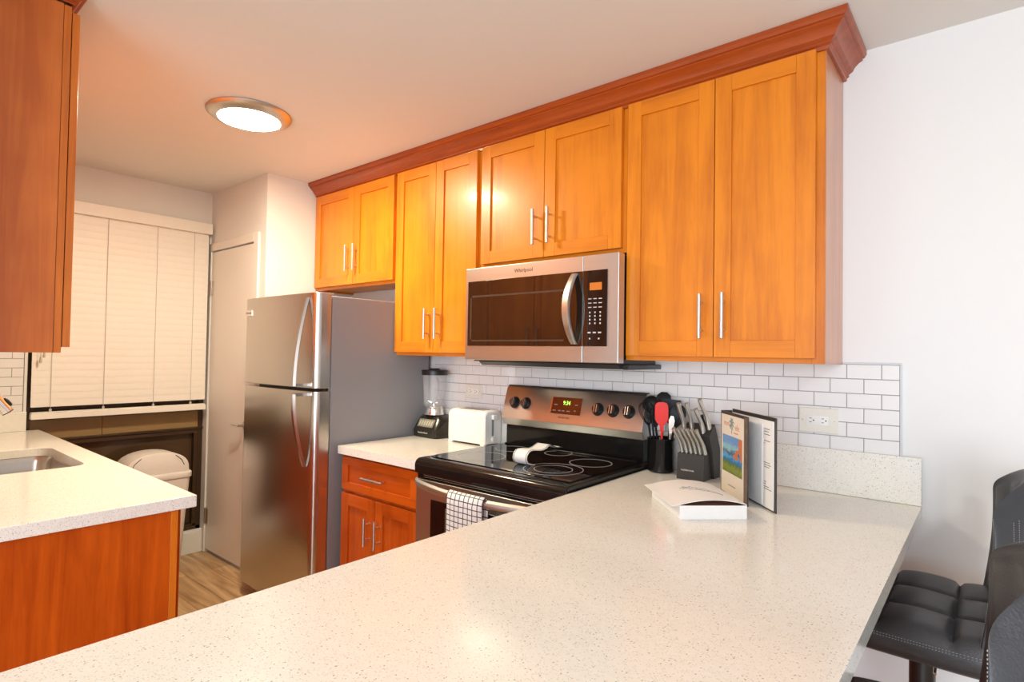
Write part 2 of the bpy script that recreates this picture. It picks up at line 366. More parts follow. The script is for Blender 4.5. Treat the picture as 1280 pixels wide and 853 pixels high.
struct(obj('wall_outside', MB().box(XW-1.0, XW-.9, -2.6, .4, 0, 3.0), plain('outside_brown', (.09, .05, .025), .8)))  # unseen wall added outside so the window stays dark
m = MB(); m.box(XW, XW+.012, -1.606, -1.592, .915, 1.37); struct(obj('trim_2', m, TRIM, bevel=.002))

# ------------------------------------------------------------------ tiled splashbacks (grout slab + each glazed tile bevelled)
def tiles(name, a0, a1, z0, z1, put, tw=.1043, th=.0512, offset=0, grout=None):
    m = MB(); g = .0022; zt = z1; row = 0
    while zt > z0 + .004:
        zb = max(zt - th, z0); x = a1 - (offset if row % 2 == 0 else 0)
        cuts = [a1]
        first = tw/2 if row % 2 == 0 else tw
        xx = a1 - first
        while xx > a0 + .004: cuts.append(xx); xx -= tw
        cuts.append(a0)
        for r_, l_ in zip(cuts, cuts[1:]): put(m, l_+g/2, r_-g/2, zb+g/2, zt-g/2, False)
        zt -= th; row += 1
    o = struct(obj(name, m, TILE, bevel=.0012, seg=1))
    mg = MB(); put(mg, a0, a1, z0, z1, True); obj('grout', mg, GROUT, o)
    return o
def pb(m, a, b, c, d, back): m.box(a, b, -.004 if back else -.008, 0 if back else -.001, c, d)
TE = -.0603
tiles('wall_back_tiles', -2.352, TE, .914, 1.3716, pb)
m = MB(); m.box(TE, TE+.006, -.009, 0, .95, 1.378); m.box(-.23, TE, -.009, 0, 1.3716, 1.378); struct(obj('trim_3', m, plain('tile_edging', (.62, .62, .63), .4), bevel=.001))
def pl(m, a, b, c, d, back): m.box(XW+(0 if back else .001), XW+(.004 if back else .008), a, b, c, d)
tiles('wall_left_tiles', YS+.005, -1.607, .914, 1.37, pl)

# ------------------------------------------------------------------ cabinets
def handle(x, z0, z1, yf, parent, axis='z'):
    m = MB(); r = .0068; yy = yf-.032
    if axis == 'z':
        m.cyl((x, yy, z0), (x, yy, z1), r, 14)
        for z in (z0+.03, z1-.03): m.cyl((x, yf, z), (x, yy, z), .0045, 10)
    else:
        m.cyl((z0, yy, x), (z1, yy, x), r, 14)
        for z in (z0+.03, z1-.03): m.cyl((z, yf, x), (z, yy, x), .0045, 10)
    return obj('handle', m, NICK, parent, smooth=True)
def shaker(name, x0, x1, z0, z1, yf, parent, mv, mh, rail=.058, sgn=-1, th=.020):
    # sgn -1: face looks to -y, door between yf and yf+th
    m = MB(); yb = yf - sgn*th
    m.mi = 0
    m.box(x0, x0+rail, yf, yb, z0, z1); m.box(x1-rail, x1, yf, yb, z0, z1)
    m.mi = 1
    m.box(x0+rail+.0003, x1-rail-.0003, yf, yb, z1-rail, z1); m.box(x0+rail+.0003, x1-rail-.0003, yf, yb, z0, z0+rail)
    m.mi = 0
    m.box(x0+rail-.004, x1-rail+.004, yf - sgn*.009, yb+sgn*.002, z0+rail-.004, z1-rail+.004)
    return obj(name, m, [mv, mh], parent, bevel=.0008, seg=1)
CD = .278
def wall_cabinet(name, label, x0, x1, z0, z1, mid, hz, side=None, drail=.058, ov=.012, left=.012, right=.012):
    t = thing(name, label, 'cabinet', ((x0+x1)/2, -CD/2, z0), 'honey maple wall cabinets over the range wall')
    m = MB(); m.mi = 0
    # carcass with underside recessed, face frame
    m.box(x0+.018, x1-.018, -CD+.018, -.002, z0+.012, z0+.030); m.box(x0+.018, x1-.018, -CD+.018, -.002, z1-.018, z1)
    m.box(x0+.018, x1-.018, -.008, -.002, z0+.03, z1-.018)
    m.mi = 0; m.box(x0, x0+.018, -CD+.018, -.002, z0, z1); m.box(x1-.018, x1, -CD+.018, -.002, z0, z1)
    m.box(x0, x0+.038, -CD, -CD+.0179, z0, z1); m.box(x1-.038, x1, -CD, -CD+.0179, z0, z1)
    m.mi = 1
    m.box(x0+.038, x1-.038, -CD, -CD+.0179, z0, z0+.038); m.box(x0+.038, x1-.038, -CD, -CD+.0179, z1-.06, z1)
    obj('body', m, [UPV, UPH], t, bevel=.0008, seg=1)
    if side:
        obj('end_panel', MB().box(x1, x1+.002, -CD+.001, -.002, z0, z1), UPY, t)
    yf = -CD-.0215
    for a, b, hx in ((x0+left, mid-.0015, mid-.040), (mid+.0015, x1-right, mid+.040)):
        d = shaker('door', a, b, z0+.018, z1-.012, yf, t, UPV, UPH)
        handle(hx, hz, hz+.158, yf, d)
    return t
ZT = 2.400
wall_cabinet('wall_cabinet', 'tall two-door maple wall cabinet at the right end, beside the white wall', -.940, -.2326, 1.3716, ZT, -.583, 1.456, side=True, left=.010, right=.024)
wall_cabinet('wall_cabinet', 'short two-door maple wall cabinet directly above the microwave', -1.738, -.942, 1.802, ZT, -1.342, 1.874, left=.016, right=.016)
wall_cabinet('wall_cabinet', 'tall narrow two-door maple wall cabinet between microwave and refrigerator', -2.378, -1.740, 1.3716, ZT, -2.050, 1.460, left=.010, right=.014)
wall_cabinet('wall_cabinet', 'short wide two-door maple wall cabinet above the refrigerator', -3.212, -2.380, 1.778, ZT, -2.776, 1.873, left=.012, right=.016)
# crown moulding: profile swept along front and round the right end
prof = [(0, 0), (.010, .0), (.012, .010), (.018, .014), (.018, .022), (.024, .026), (.030, .030), (.036, .042), (.048, .054), (.060, .060), (.060, .066), (.066, .068), (.072, .078), (.072, .0915), (0, .0915)]
Z0C = H-.0915-.001
def crown(mb, path):   # path: list of (x,y, outward nx, ny) with mitred scale
    rings = []
    for (x, y, nx, ny) in path:
        rings.append([(x+nx*d, y+ny*d, Z0C+h) for d, h in prof])
    mb.loft(rings)
m = MB(); crown(m, [(-3.212, -CD-.001, 0, -1), (-.2306, -CD-.001, 1, -1), (-.2306, -.001, 1, 0)])
o = obj('crown_molding', m, CRW, smooth=True); o.modifiers['edges'].split_angle = .35
tag(o, 'dark red wooden crown molding running along the top of the cabinets over the range', 'molding')
# left upper cabinet over the sink
t = thing('wall_cabinet', 'wooden wall cabinet over the sink at the left edge, seen from its plain end', 'cabinet', (-2.9, -2.0, 1.3716))
LX0, LX1, LYF = -3.9, -2.000, -1.860
LFV = FRV
m = MB(); m.box(LX0, LX1, YS+.002, LYF-.020, 1.3716, 2.44); m.box(LX0, LX1, LYF-.0195, LYF, 1.3716, 2.44)
obj('body', m, LFV, t, bevel=.001, seg=1)
obj('end_panel', MB().box(LX1, LX1+.003, YS+.002, LYF-.021, 1.3716, 2.44), wood('stained_end_panel', (.50, .11, .012), (.74, .21, .03), 'z', rough=.32, coat=.3, fine=.3, blot=.5), t, label='large plain red-brown end panel')
n = 4; wdt = (LX1-LX0)/n
for i in range(n):
    a = LX0+i*wdt+.004; b = a+wdt-.008
    d = shaker('door', a, b, 1.389, 2.425, LYF+.0225, t, FRV, FRV, sgn=1)
    hx = (b-.04) if i % 2 == 0 else (a+.04)
    m = MB(); m.cyl((hx, LYF+.055, 1.456), (hx, LYF+.055, 1.614), .006, 14)
    for z in (1.486, 1.584): m.cyl((hx, LYF+.0225, z), (hx, LYF+.055, z), .0045, 10)
    obj('handle', m, NICK, d, smooth=True)
m = MB(); rings = []
for (x, y, nx, ny) in [(LX1+.003, YS+.002, 1, 0), (LX1+.003, LYF+.001, 1, 1), (LX0, LYF+.001, 0, 1)]:
    rings.append([(x+nx*d, y+ny*d, H-.0925+.062+h*.32) for d, h in [(p[0]*.45, p[1]) for p in prof]])
m.loft(rings); o = obj('crown_molding', m, CRW, t, smooth=True)

# ---- base cabinets
def base_front(t, x0, x1, yf):
    dz0, dz1 = .700, .862
    d = obj('drawer', None, None, None) if False else None
    m = MB(); r = .038; m.mi = 1
    m.box(x0, x1, yf, yf+.02, dz1-r, dz1); m.box(x0, x1, yf, yf+.02, dz0, dz0+r); m.mi = 0
    m.box(x0, x0+r+.012, yf, yf+.02, dz0+r, dz1-r); m.box(x1-r-.012, x1, yf, yf+.02, dz0+r, dz1-r); m.mi = 1
    m.box(x0+r, x1-r, yf+.009, yf+.018, dz0+r-.004, dz1-r+.004)
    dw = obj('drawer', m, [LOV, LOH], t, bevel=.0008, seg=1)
    return dw
BX0, BX1 = -2.345, -1.745
t = thing('base_cabinet', 'red-brown base cabinet with one drawer and two doors, between refrigerator and range', 'cabinet', (-2.04, -.3, 0))
m = MB(); m.box(BX0, BX1, -.598, -.003, .10, .874); m.box(BX0+.02, BX1-.02, -.54, -.02, 0, .10); m.box(BX0, BX1, -.618, -.5985, .10, .874)
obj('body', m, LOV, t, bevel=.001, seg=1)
yf = -.640
dw = base_front(t, BX0+.012, BX1-.012, yf); handle(.782, -2.130, -1.968, yf, dw, 'x')
mid = -2.058
for a, b, hx in ((BX0+.012, mid-.0015, mid-.040), (mid+.0015, BX1-.012, mid+.040)):
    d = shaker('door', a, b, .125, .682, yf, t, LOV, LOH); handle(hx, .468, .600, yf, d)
def slab(mb, pts, z0, z1, holes=()):
    bm = mb.bm; es = []
    for loop in [pts]+list(holes):
        vs = [bm.verts.new((p[0], p[1], z1)) for p in loop]
        for i in range(len(vs)): es.append(bm.edges.new((vs[i], vs[(i+1) % len(vs)])))
    bmesh.ops.triangle_fill(bm, use_beauty=True, use_dissolve=False, edges=es)
    r = bmesh.ops.extrude_face_region(bm, geom=bm.faces[:])
    bmesh.ops.translate(bm, verts=[g for g in r['geom'] if isinstance(g, bmesh.types.BMVert)], vec=(0, 0, z0-z1))
    return mb
def rrect(x0, x1, y0, y1, r, n=5):
    o = []
    for q, (cx, cy) in enumerate(((x1-r, y1-r), (x0+r, y1-r), (x0+r, y0+r), (x1-r, y0+r))):
        for j in range(n+1):
            t = q*PI/2 + j*PI/2/n; o.append((cx+r*math.cos(t), cy+r*math.sin(t)))
    return o
ZC = .914; TH = .039
o = tag(obj('countertop', slab(MB(), rrect(-2.352, -1.738, -.655, -.003, .004), ZC-TH, ZC), QZ, bevel=.003), 'small speckled quartz countertop between refrigerator and range, holding the toaster', 'countertop')
# quartz upstands
tag(obj('quartz_upstand', MB().box(-2.352, -1.738, -.029, -.0092, ZC+.0005, 1.069), QZ, bevel=.002), 'speckled quartz upstand behind the toaster and blender', 'backsplash')
tag(obj('quartz_upstand', MB().box(-.955, -.0, -.029, -.0092, ZC+.0005, 1.069), QZ, bevel=.002), 'long speckled quartz upstand behind the knife block and binder', 'backsplash')
tag(obj('quartz_upstand', MB().box(XW+.0085, XW+.028, YS+.004, -1.5925, ZC+.0005, 1.022), QZ, bevel=.002), 'speckled quartz upstand beside the window behind the sink', 'backsplash')
# peninsula
o = tag(obj('peninsula_countertop', slab(MB(), rrect(-.9348, 0.0, -2.46, -.003, .012), ZC-TH, ZC), QZ, bevel=.003), 'long wide speckled quartz peninsula countertop filling the foreground', 'countertop')
t = thing('peninsula_cabinet', 'wooden cabinet base under the big peninsula countertop', 'cabinet', (-.6, -1.3, 0))
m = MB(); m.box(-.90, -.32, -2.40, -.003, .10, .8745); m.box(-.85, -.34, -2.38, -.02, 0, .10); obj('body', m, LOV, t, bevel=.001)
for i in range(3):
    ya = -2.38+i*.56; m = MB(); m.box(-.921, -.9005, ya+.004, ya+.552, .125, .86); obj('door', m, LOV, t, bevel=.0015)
# sink run
SX, SY = -1.8128, -1.5301
hole = rrect(-3.25, -2.63, -2.04, -1.63, .06, 6)
ctop = tag(obj('sink_countertop', slab(MB(), [(SX, SY), (XW+.002, SY), (XW+.002, YS+.003), (SX, YS+.003)], ZC-TH, ZC, [hole]), QZ, bevel=.003), 'speckled quartz countertop on the left with the undermount sink cut into it', 'countertop')
t = thing('sink_base_cabinet', 'red-brown sink base cabinet on the left, its plain end panel facing out', 'cabinet', (-2.9, -1.85, 0))
m = MB()
m.box(-3.99, -3.972, YS+.003, -1.60, .10, .8745); m.box(SX-.055, SX-.037, YS+.003, -1.60, .10, .8745); m.box(-3.972, SX-.055, YS+.003, YS+.015, .10, .8745); m.box(-3.972, SX-.055, YS+.015, -1.60, .10, .118); m.box(-3.99, SX-.037, YS+.02, -1.66, 0, .0999)
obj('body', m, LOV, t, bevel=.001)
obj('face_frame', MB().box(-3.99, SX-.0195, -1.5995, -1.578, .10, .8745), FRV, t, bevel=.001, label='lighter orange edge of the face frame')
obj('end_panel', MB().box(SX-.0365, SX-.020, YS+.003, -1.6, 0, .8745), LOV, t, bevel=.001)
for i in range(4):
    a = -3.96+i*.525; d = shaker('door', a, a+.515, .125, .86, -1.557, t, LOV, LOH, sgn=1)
    hx = a+.475 if i % 2 == 0 else a+.04
    m = MB(); m.cyl((hx, -1.525, .66), (hx, -1.525, .82), .006, 12)
    for z in (.69, .79): m.cyl((hx, -1.557, z), (hx, -1.525, z), .0045, 8)
    obj('handle', m, NICK, d, smooth=True)
# sink basin
t = thing('sink', 'stainless steel undermount sink bowl set in the left countertop', 'sink', (-2.94, -1.83, .7))
m = MB()
def rr3(x0, x1, y0, y1, r, z): return [(p[0], p[1], z) for p in rrect(x0, x1, y0, y1, r, 6)]
zs = ZC-TH
m.loft([rr3(-3.275, -2.605, -2.065, -1.605, .07, zs-.0006), rr3(-3.252, -2.628, -2.042, -1.628, .06, zs-.0006), rr3(-3.245, -2.635, -2.035, -1.635, .06, zs-.02), rr3(-3.235, -2.645, -2.025, -1.645, .06, .72), rr3(-3.20, -2.68, -1.99, -1.68, .05, .700)], cap=False)
m.loft([rr3(-3.20, -2.68, -1.99, -1.68, .05, .700), rr3(-2.99, -2.89, -1.88, -1.78, .049, .698)], cap=True)
obj('basin', m, STL, t, smooth=True)
m = MB(); m.lathe([(.045, .700), (.045, .703), (.034, .7035), (.03, .701), (.008, .701)], (-2.94, -1.83, 0), 24); obj('drain', m, CHR, t, smooth=True)
t = thing('faucet', 'pull-down sink faucet, its silver spray head poking in at the left edge', 'faucet', (-2.96, -2.09, ZC))
m = MB(); m.lathe([(.028, ZC), (.028, ZC+.006), (.02, ZC+.02), (.018, ZC+.10), (.015, ZC+.11)], (-2.96, -2.09, 0), 24); obj('faucet_body', m, CHR, t, smooth=True)
pts = [(-2.96, -2.09, ZC+.10)]+[(-2.96-.02*k/10, -2.0-.09*math.cos(PI*k/10*.78), 1.20+.10*math.sin(PI*k/10*.78)) for k in range(11)]
p1 = Vector(pts[-1]); tip = Vector((-2.975, -1.828, 1.115))
m = MB(); m.tube(pts, .012, 14); obj('spout', m, CHR, t, smooth=True)
dd = (tip-p1).normalized()
m = MB(); m.tube([p1-dd*.01, p1+dd*.02, tip-dd*.03, tip], [.014, .018, .024, .024], 18)
hd = obj('spray_head', m, CHR, t, smooth=True)
m = MB(); m.tube([tip-dd*.002, tip+dd*.004], .021, 18); obj('nozzle', m, BLK, hd, smooth=True)
sd = Vector((.35, .75, .5)).normalized(); q = tip-dd*.035+sd*.024
m = MB(); m.tube([q-dd*.02, q-dd*.01, q+dd*.012, q+dd*.02], [.003, .007, .008, .004], 12, sx=(1, 1)); obj('button', m, BLK, hd, smooth=True, label='dark rocker button')
m = MB(); m.tube([(-2.94, -2.09, ZC+.06), (-2.90, -2.09, ZC+.075), (-2.85, -2.08, ZC+.09)], [.008, .006, .005], 10); obj('lever', m, CHR, t, smooth=True)

# ================================================================== refrigerator
t = thing('refrigerator', 'tall stainless top-freezer refrigerator with grey sides, by the closet door', 'refrigerator', (-2.74, -.4, 0))
FX0, FX1 = -3.122, -2.366
m = MB(); m.box(FX0+.008, FX1-.006, -.690, -.035, .035, 1.668); obj('body', m, FSIDE, t, bevel=.006, seg=3)
m = MB(); m.box(FX0+.02, FX1-.02, -.70, -.66, .015, .078)
for k in range(7): m.box(FX0+.05+k*.095, FX0+.12+k*.095, -.704, -.70, .035, .058)
obj('kick_grille', m, plain('grille_brown', (.06, .035, .02), .4), t, bevel=.002)
def fdoor(z0, z1):
    pts = []
    yb, yf_, r = -.698, -.782, .034
    pts += [(FX0, yb), (FX0, yf_+r)]
    for k in range(1, 9): a = PI + k*PI/2/8; pts.append((FX0+r+r*math.cos(a), yf_+r+r*math.sin(a)))
    for k in range(1, 12):
        s_ = k/12; pts.append((FX0+r+(FX1-FX0-2*r)*s_, yf_-.010*math.sin(PI*s_)))
    for k in range(0, 9): a = 1.5*PI + k*PI/2/8; pts.append((FX1-r+r*math.cos(a), yf_+r+r*math.sin(a)))
    pts.append((FX1, yb))
    m = MB(); m.prism(pts, 'z', z0, z1); return m
def fhandle(z0, z1, bow):   # standoff large at the split, melts into the door at the far end
    rings = []; K = 16
    for k in range(K+1):
        s_ = k/K; z = z0+(z1-z0)*s_
        out = bow*math.sin(PI*(.10+.9*s_)*.5)**1.0 if False else bow*(math.sin(s_*PI/2)**.9)
        wv = .010+.008*s_; x = -2.432-.012*s_
        y = -.786-out
        rings.append([(x-wv, y, z), (x-wv*.6, y-.012, z), (x+wv*.6, y-.012, z), (x+wv, y, z), (x+wv*.5, y+.006, z), (x-wv*.5, y+.006, z)])
    return MB().loft(rings)
fd = obj('freezer_door', fdoor(1.203, 1.679), STL, t, bevel=.002)
rd = obj('refrigerator_door', fdoor(.082, 1.187), STL, t, bevel=.002)
m = fhandle(1.655, 1.215, .062); m.box(-2.456, -2.432, -.852, -.780, 1.212, 1.226); obj('handle', m, STL, fd, smooth=True)
m = fhandle(.815, 1.175, .062); m.box(-2.456, -2.432, -.852, -.780, 1.164, 1.178); obj('handle', m, STL, rd, smooth=True)
m = MB(); m.box(FX0+.034, FX0+.104, -.7915, -.781, 1.580, 1.612); b_ = obj('badge', m, plain('badge_silver', (.75, .73, .7), .3, metal=.6), fd, bevel=.001, label='small silver badge')
obj('badge_text', text_mb('FRIGIDAIRE', (FX0+.069, -.7916, 1.596), (1, 0, 0), (0, 0, 1), .0125), INK, fd)
m = MB(); m.box(-2.50, -2.40, -.74, -.66, 1.6685, 1.684); obj('hinge_cover', m, FSIDE, t, bevel=.003)
m = MB(); m.box(FX0+.03, FX1-.03, -.70, -.69, 1.187, 1.203); obj('gasket', m, BLK, t)

# ================================================================== range
t = thing('range', 'stainless and black electric range with glass top between the two counters', 'stove', (-1.34, -.34, 0))
RX0, RX1 = -1.734, -.944
m = MB(); m.box(RX0+.006, RX1-.006, -.635, -.030, .02, .878); obj('body', m, BLKE, t, bevel=.002)
# cooktop frame with rolled front edge
pr = [(-.03, .880), (-.03, .934), (-.630, .934)]
for k in range(1, 8): a = PI/2 + k*PI/2/7; pr.append((-.650+.030*math.cos(a), .904+.030*math.sin(a)))
pr += [(-.678, .872), (-.64, .872)]
m = MB(); m.prism(pr, 'x', RX0, RX1); ck = obj('cooktop_frame', m, BLKE, t, bevel=.004, seg=2)
m = MB(); m.box(RX0+.030, RX1-.030, -.612, -.100, .9345, .9375); gl = obj('glass_top', m, BLKG, t, bevel=.001)
RINGM = plain('burner_ring', (.45, .44, .45), .35)
for (x, y, rs) in ((-1.112, -.255, (.088,)), (-1.150, -.470, (.118, .076)), (-1.575, -.215, (.078,)), (-1.545, -.465, (.108,)), (-1.345, -.160, (.062,))):
    m = MB()
    for r_ in rs: m.lathe([(r_-.0014, .93752), (r_-.0014, .9380), (r_+.0014, .9380), (r_+.0014, .93752)], (x, y, 0), 64, cap=False)
    obj('burner', m, RINGM, gl)
m = MB(); m.box(RX0+.03, RX1-.03, -.118, -.098, .9376, .944); obj('rear_trim', m, BLKE, t, bevel=.002)
# backguard
GX0, GX1 = -1.742, -.957
m = MB(); m.prism([(-.032, .90), (-.074, .90), (-.074, 1.03), (-.032, 1.03)], 'x', GX0+.012, GX1-.004); obj('backguard_base', m, BLKE, t, bevel=.002)
m = MB(); m.prism([(-.032, 1.031), (-.086, 1.031), (-.103, 1.066), (-.058, 1.216), (-.050, 1.224), (-.032, 1.224)], 'x', GX0, GX1)
bg = obj('control_panel', m, STH, t, bevel=.002)
m = MB(); m.box(GX0+.002, GX1-.002, -.050, -.031, 1.2245, 1.230); obj('top_cap', m, BLK, t, bevel=.001)
# face direction of slanted panel
fu = Vector((0, -.058+.103, 1.216-1.066)).normalized(); fn = Vector((0, -fu.z, fu.y))
def onp(x, s_, d=0): return Vector((x, -.103, 1.066)) + fu*s_ + fn*d
def pbox(mb, x0, x1, s0, s1, d0, d1):
    vs = [onp(x, s_, d) for d in (d0, d1) for (x, s_) in ((x0, s0), (x1, s0), (x1, s1), (x0, s1))]
    mb.loft([[tuple(v) for v in vs[:4]], [tuple(v) for v in vs[4:]]])
for x in (-1.672, -1.600, -1.186, -1.108, -1.030):
    c = onp(x, .082)
    m = MB(); m.tube([c+fn*.0005, c+fn*.0022], .030, 28); m.tube([c+fn*.0022, c+fn*.006, c+fn*.020, c+fn*.023], [.0245, .0245, .021, .019], 28, cap=True)
    kn = obj('knob', m, BLK, t, smooth=True)
    m = MB(); a = c+fn*.0232
    for dx in (-.006, .006): 
        vs = [(c+Vector((dx+sx*.0009, 0, 0))+fu*sy*.018+fn*h) for h in (.0232, .028) for (sx, sy) in ((-1, -1), (1, -1), (1, 1), (-1, 1))]
        m.loft([[tuple(v) for v in vs[:4]], [tuple(v) for v in vs[4:]]])
    obj('grip', m, CHR, kn)
    m = MB()
    for k in range(5): q = onp(x-.016+k*.008, .030-abs(k-2)*-.002, .0002); pbox(m, q.x-.0014, q.x+.0014, .034, .0365, 0, .0005)
    obj('mark', m, GRY, bg)
m = MB(); pbox(m, -1.441, -1.276, .045, .125, .0004, .003); dp = obj('clock_display', m, DISP, bg, bevel=.001)
m = MB(); pbox(m, -1.447, -1.441, .043, .127, 0, .003); obj('display_trim', m, STL, bg)
obj('clock_digits', text_mb('9:34', onp(-1.357, .098, .0032), (1, 0, 0), fu, .028, squeeze=.85), GREEN, dp)
m = MB()
for (x, s_, w_) in ((-1.418, .088, .020), (-1.302, .092, .016), (-1.422, .060, .018), (-1.392, .060, .016), (-1.370, .060, .014), (-1.342, .060, .018), (-1.306, .064, .010)):
    m = MB(); pbox(m, x-w_/2, x+w_/2, s_-.002, s_+.002, .003, .0036); obj('printed_key', m, GRY, bg)
obj('logo', text_mb('FRIGIDAIRE', onp(-1.363, .028, .0004), (1, 0, 0), fu, .013), INK, bg)
# vent trim, oven door, window, handle, drawer
m = MB(); m.box(RX0+.008, RX1-.008, -.668, -.636, .852, .8715)
vt = obj('vent_trim', m, BLKE, t, bevel=.002)
m = MB()
for z in (.857, .865): m.box(RX0+.05, RX1-.05, -.6695, -.667, z, z+.0028)
obj('vent_slot', m, STH, vt)
m = MB(); m.box(RX0+.004, RX1-.004, -.672, -.636, .215, .848)
od = obj('oven_door', m, STH, t, bevel=.004)
m = MB(); m.box(RX0+.10, RX1-.10, -.6745, -.671, .40, .772); ow = obj('oven_window', m, BLKG, od, bevel=.002)
for x in (RX0+.19, RX1-.19): obj('window_pillar', MB().box(x, x+.02, -.6752, -.6744, .42, .75), plain('inner_grey', (.14, .11, .08), .3), od)
rings = []
for k in range(25):
    s_ = k/24; x = RX0+.015+(RX1-RX0-.03)*s_; o_ = .062*(math.sin(PI*s_)**.55 if 0 < s_ < 1 else 0)
    y = -.676-o_; zc = .838-.010*math.sin(PI*s_); hh = .017
    rings.append([(x, y, zc-hh), (x, y-.012, zc-hh*.6), (x, y-.015, zc), (x, y-.012, zc+hh*.6), (x, y, zc+hh), (x, y+.006, zc)])
obj('oven_handle', MB().loft(rings), STH, od, smooth=True)
m = MB(); m.box(RX0+.004, RX1-.004, -.668, -.636, .04, .205); obj('storage_drawer', m, STH, t, bevel=.004)

# checked dish towel over the handle
m = MB(); bm = m.bm; uvl = bm.loops.layers.uv.new('uv'); NX, NS = 22, 36
def ty(x): s_ = (x-(RX0+.015))/(RX1-RX0-.03); return -.676-.062*math.sin(PI*s_)**.55
path = []
for k in range(NS+1):
    s_ = k/NS
    if s_ < .55: path.append((-1, .828-.27*(1-s_/.55)))           # front fall, bottom to top
    elif s_ < .68: a = (s_-.55)/.13*PI; path.append((None, a))
    else: path.append((1, .828-.22*((s_-.68)/.32)))
grid = []
for i in range(NX+1):
    u_ = i/NX; x = -1.452+.190*u_; row = []
    for j, (k_, v_) in enumerate(path):
        yc = ty(x)-.0045
        wv = .005*math.sin(u_*9)+.003*math.sin(u_*21+1)
        if k_ == -1: drop = (.828-v_)/.27; p = (x+.010*drop*(u_-.3), yc-.0165-.003*drop+wv*drop-.004*abs(math.sin(u_*6)), v_)
        elif k_ is None: p = (x, yc-.0165*math.cos(v_), .828+.026*math.sin(v_))
        else: drop = (.828-v_)/.22; p = (x, yc+.0165+(.012 if drop > .1 else 0)*0, v_)
        row.append(bm.verts.new(p))
    grid.append(row)
for i in range(NX):
    for j in range(NS):
        f = bm.faces.new([grid[i][j], grid[i+1][j], grid[i+1][j+1], grid[i][j+1]])
        for l, (a, b) in zip(f.loops, ((i, j), (i+1, j), (i+1, j+1), (i, j+1))): l[uvl].uv = (a/NX, b/NS)
tw = obj('dish_towel', m, CHK, smooth=True); sm = tw.modifiers.new('thick', 'SOLIDIFY'); sm.thickness = .003; sm.offset = 0
tag(tw, 'white dish towel with thin black check draped over the oven handle', 'towel')
# curled printed paper band on the cooktop
pf = [(-.455, .9392), (-.480, .941), (-.500, .949), (-.509, .965), (-.506, .982), (-.492, .995), (-.472, .999), (-.450, .997), (-.425, .993), (-.400, .992), (-.375, .997), (-.350, 1.008), (-.325, 1.000), (-.300, .990), (-.270, .990)]
m = MB(); m.mi = 0
def strip(mb, x0, x1, dz):
    rs = []
    for i, (y, z) in enumerate(pf):
        y0_, z0_ = pf[max(i-1, 0)]; y1_, z1_ = pf[min(i+1, len(pf)-1)]; d = Vector((0, y1_-y0_, z1_-z0_)).normalized(); n_ = Vector((0, d.z, -d.y))
        q_ = max(0, (y+.36)/.09); xm = (x0+x1)/2+.02*q_; a0 = Vector((x0+(xm-x0)*q_*.5, y, z)); a1 = Vector((x1+(xm-x1)*q_*.5, y, z))
        rs.append([tuple(a0-n_*dz), tuple(a1-n_*dz), tuple(a1+n_*dz), tuple(a0+n_*dz)])
    mb.loft(rs)
strip(m, -1.325, -1.252, .0012); cb = obj('paper_band', m, PAPER, smooth=True); tag(cb, 'curled white paper card with dark border lying on the black glass cooktop', 'card')
for a, b in ((-1.3215, -1.3185), (-1.2585, -1.2555)):
    m = MB(); strip(m, a, b, .0016); obj('border', m, INK, cb, smooth=True)

# ================================================================== microwave
t = thing('microwave', 'stainless over-the-range microwave with a dark glass door', 'microwave', (-1.34, -.19, 1.34))
MX0, MX1, MY = -1.752, -.926, -.365
m = MB(); m.box(-1.7365, -.9435, MY+.046, -.010, 1.352, 1.792); obj('body', m, BLK, t, bevel=.003)
m = MB(); m.prism([(-.325, 1.352), (-.30, 1.334), (-.02, 1.334), (-.02, 1.352)], 'x', -1.70, -.955); ub = obj('underside_vent', m, plain('vent_grey', (.09, .08, .075), .4, metal=.4), t, bevel=.003)
XS = -1.0885
def mfront(x0, x1):
    m = MB(); m.box(x0, x1, MY, MY+.045, 1.358, 1.791); return m
md = obj('microwave_door', mfront(MX0, XS-.0008), STH, t, bevel=.003)
mc = obj('control_section', mfront(XS+.0008, MX1), STH, t, bevel=.003)
m = MB(); m.box(MX0+.018, XS-.001, MY-.003, MY-.0002, 1.424, 1.728); mw = obj('door_window', m, BRNG, md, bevel=.001)
m = MB()
for (a, b, c, d) in ((MX0+.035, MX0+.043, 1.445, 1.66), (MX0+.035, XS-.09, 1.652, 1.66), (MX0+.035, XS-.09, 1.445, 1.452)): m.box(a, b, MY-.0034, MY-.0029, c, d)
obj('window_outline', m, plain('faint_line', (.07, .045, .03), .3), mw)
m = MB(); m.box(XS+.001, -.975, MY-.003, MY-.0002, 1.424, 1.728); mp_ = obj('control_panel', m, BRNG, mc, bevel=.001)
m = MB(); m.box(-1.056, -1.000, MY-.0038, MY-.0029, 1.648, 1.678); obj('display', m, AMBER, mp_)
LMK = plain('button_print', (.62, .6, .58), .5)
BT = [(-1.062+c_*.024, -1.047+c_*.024, 1.612-r_*.017, 1.6155-r_*.017) for r_ in range(3) for c_ in range(3)]
BT += [(-1.057+c_*.024, -1.051+c_*.024, 1.556-r_*.0145, 1.5625-r_*.0145) for r_ in range(4) for c_ in range(3)]
BT += [(-1.063+c_*.024, -1.049+c_*.024, 1.476, 1.482) for c_ in range(3)] + [(-1.057+c_*.021, -1.050+c_*.021, 1.452, 1.458) for c_ in (0, 2)]
for a, b, c, d in BT: obj('button', MB().box(a, b, MY-.0036, MY-.0029, c, d), LMK, mc)

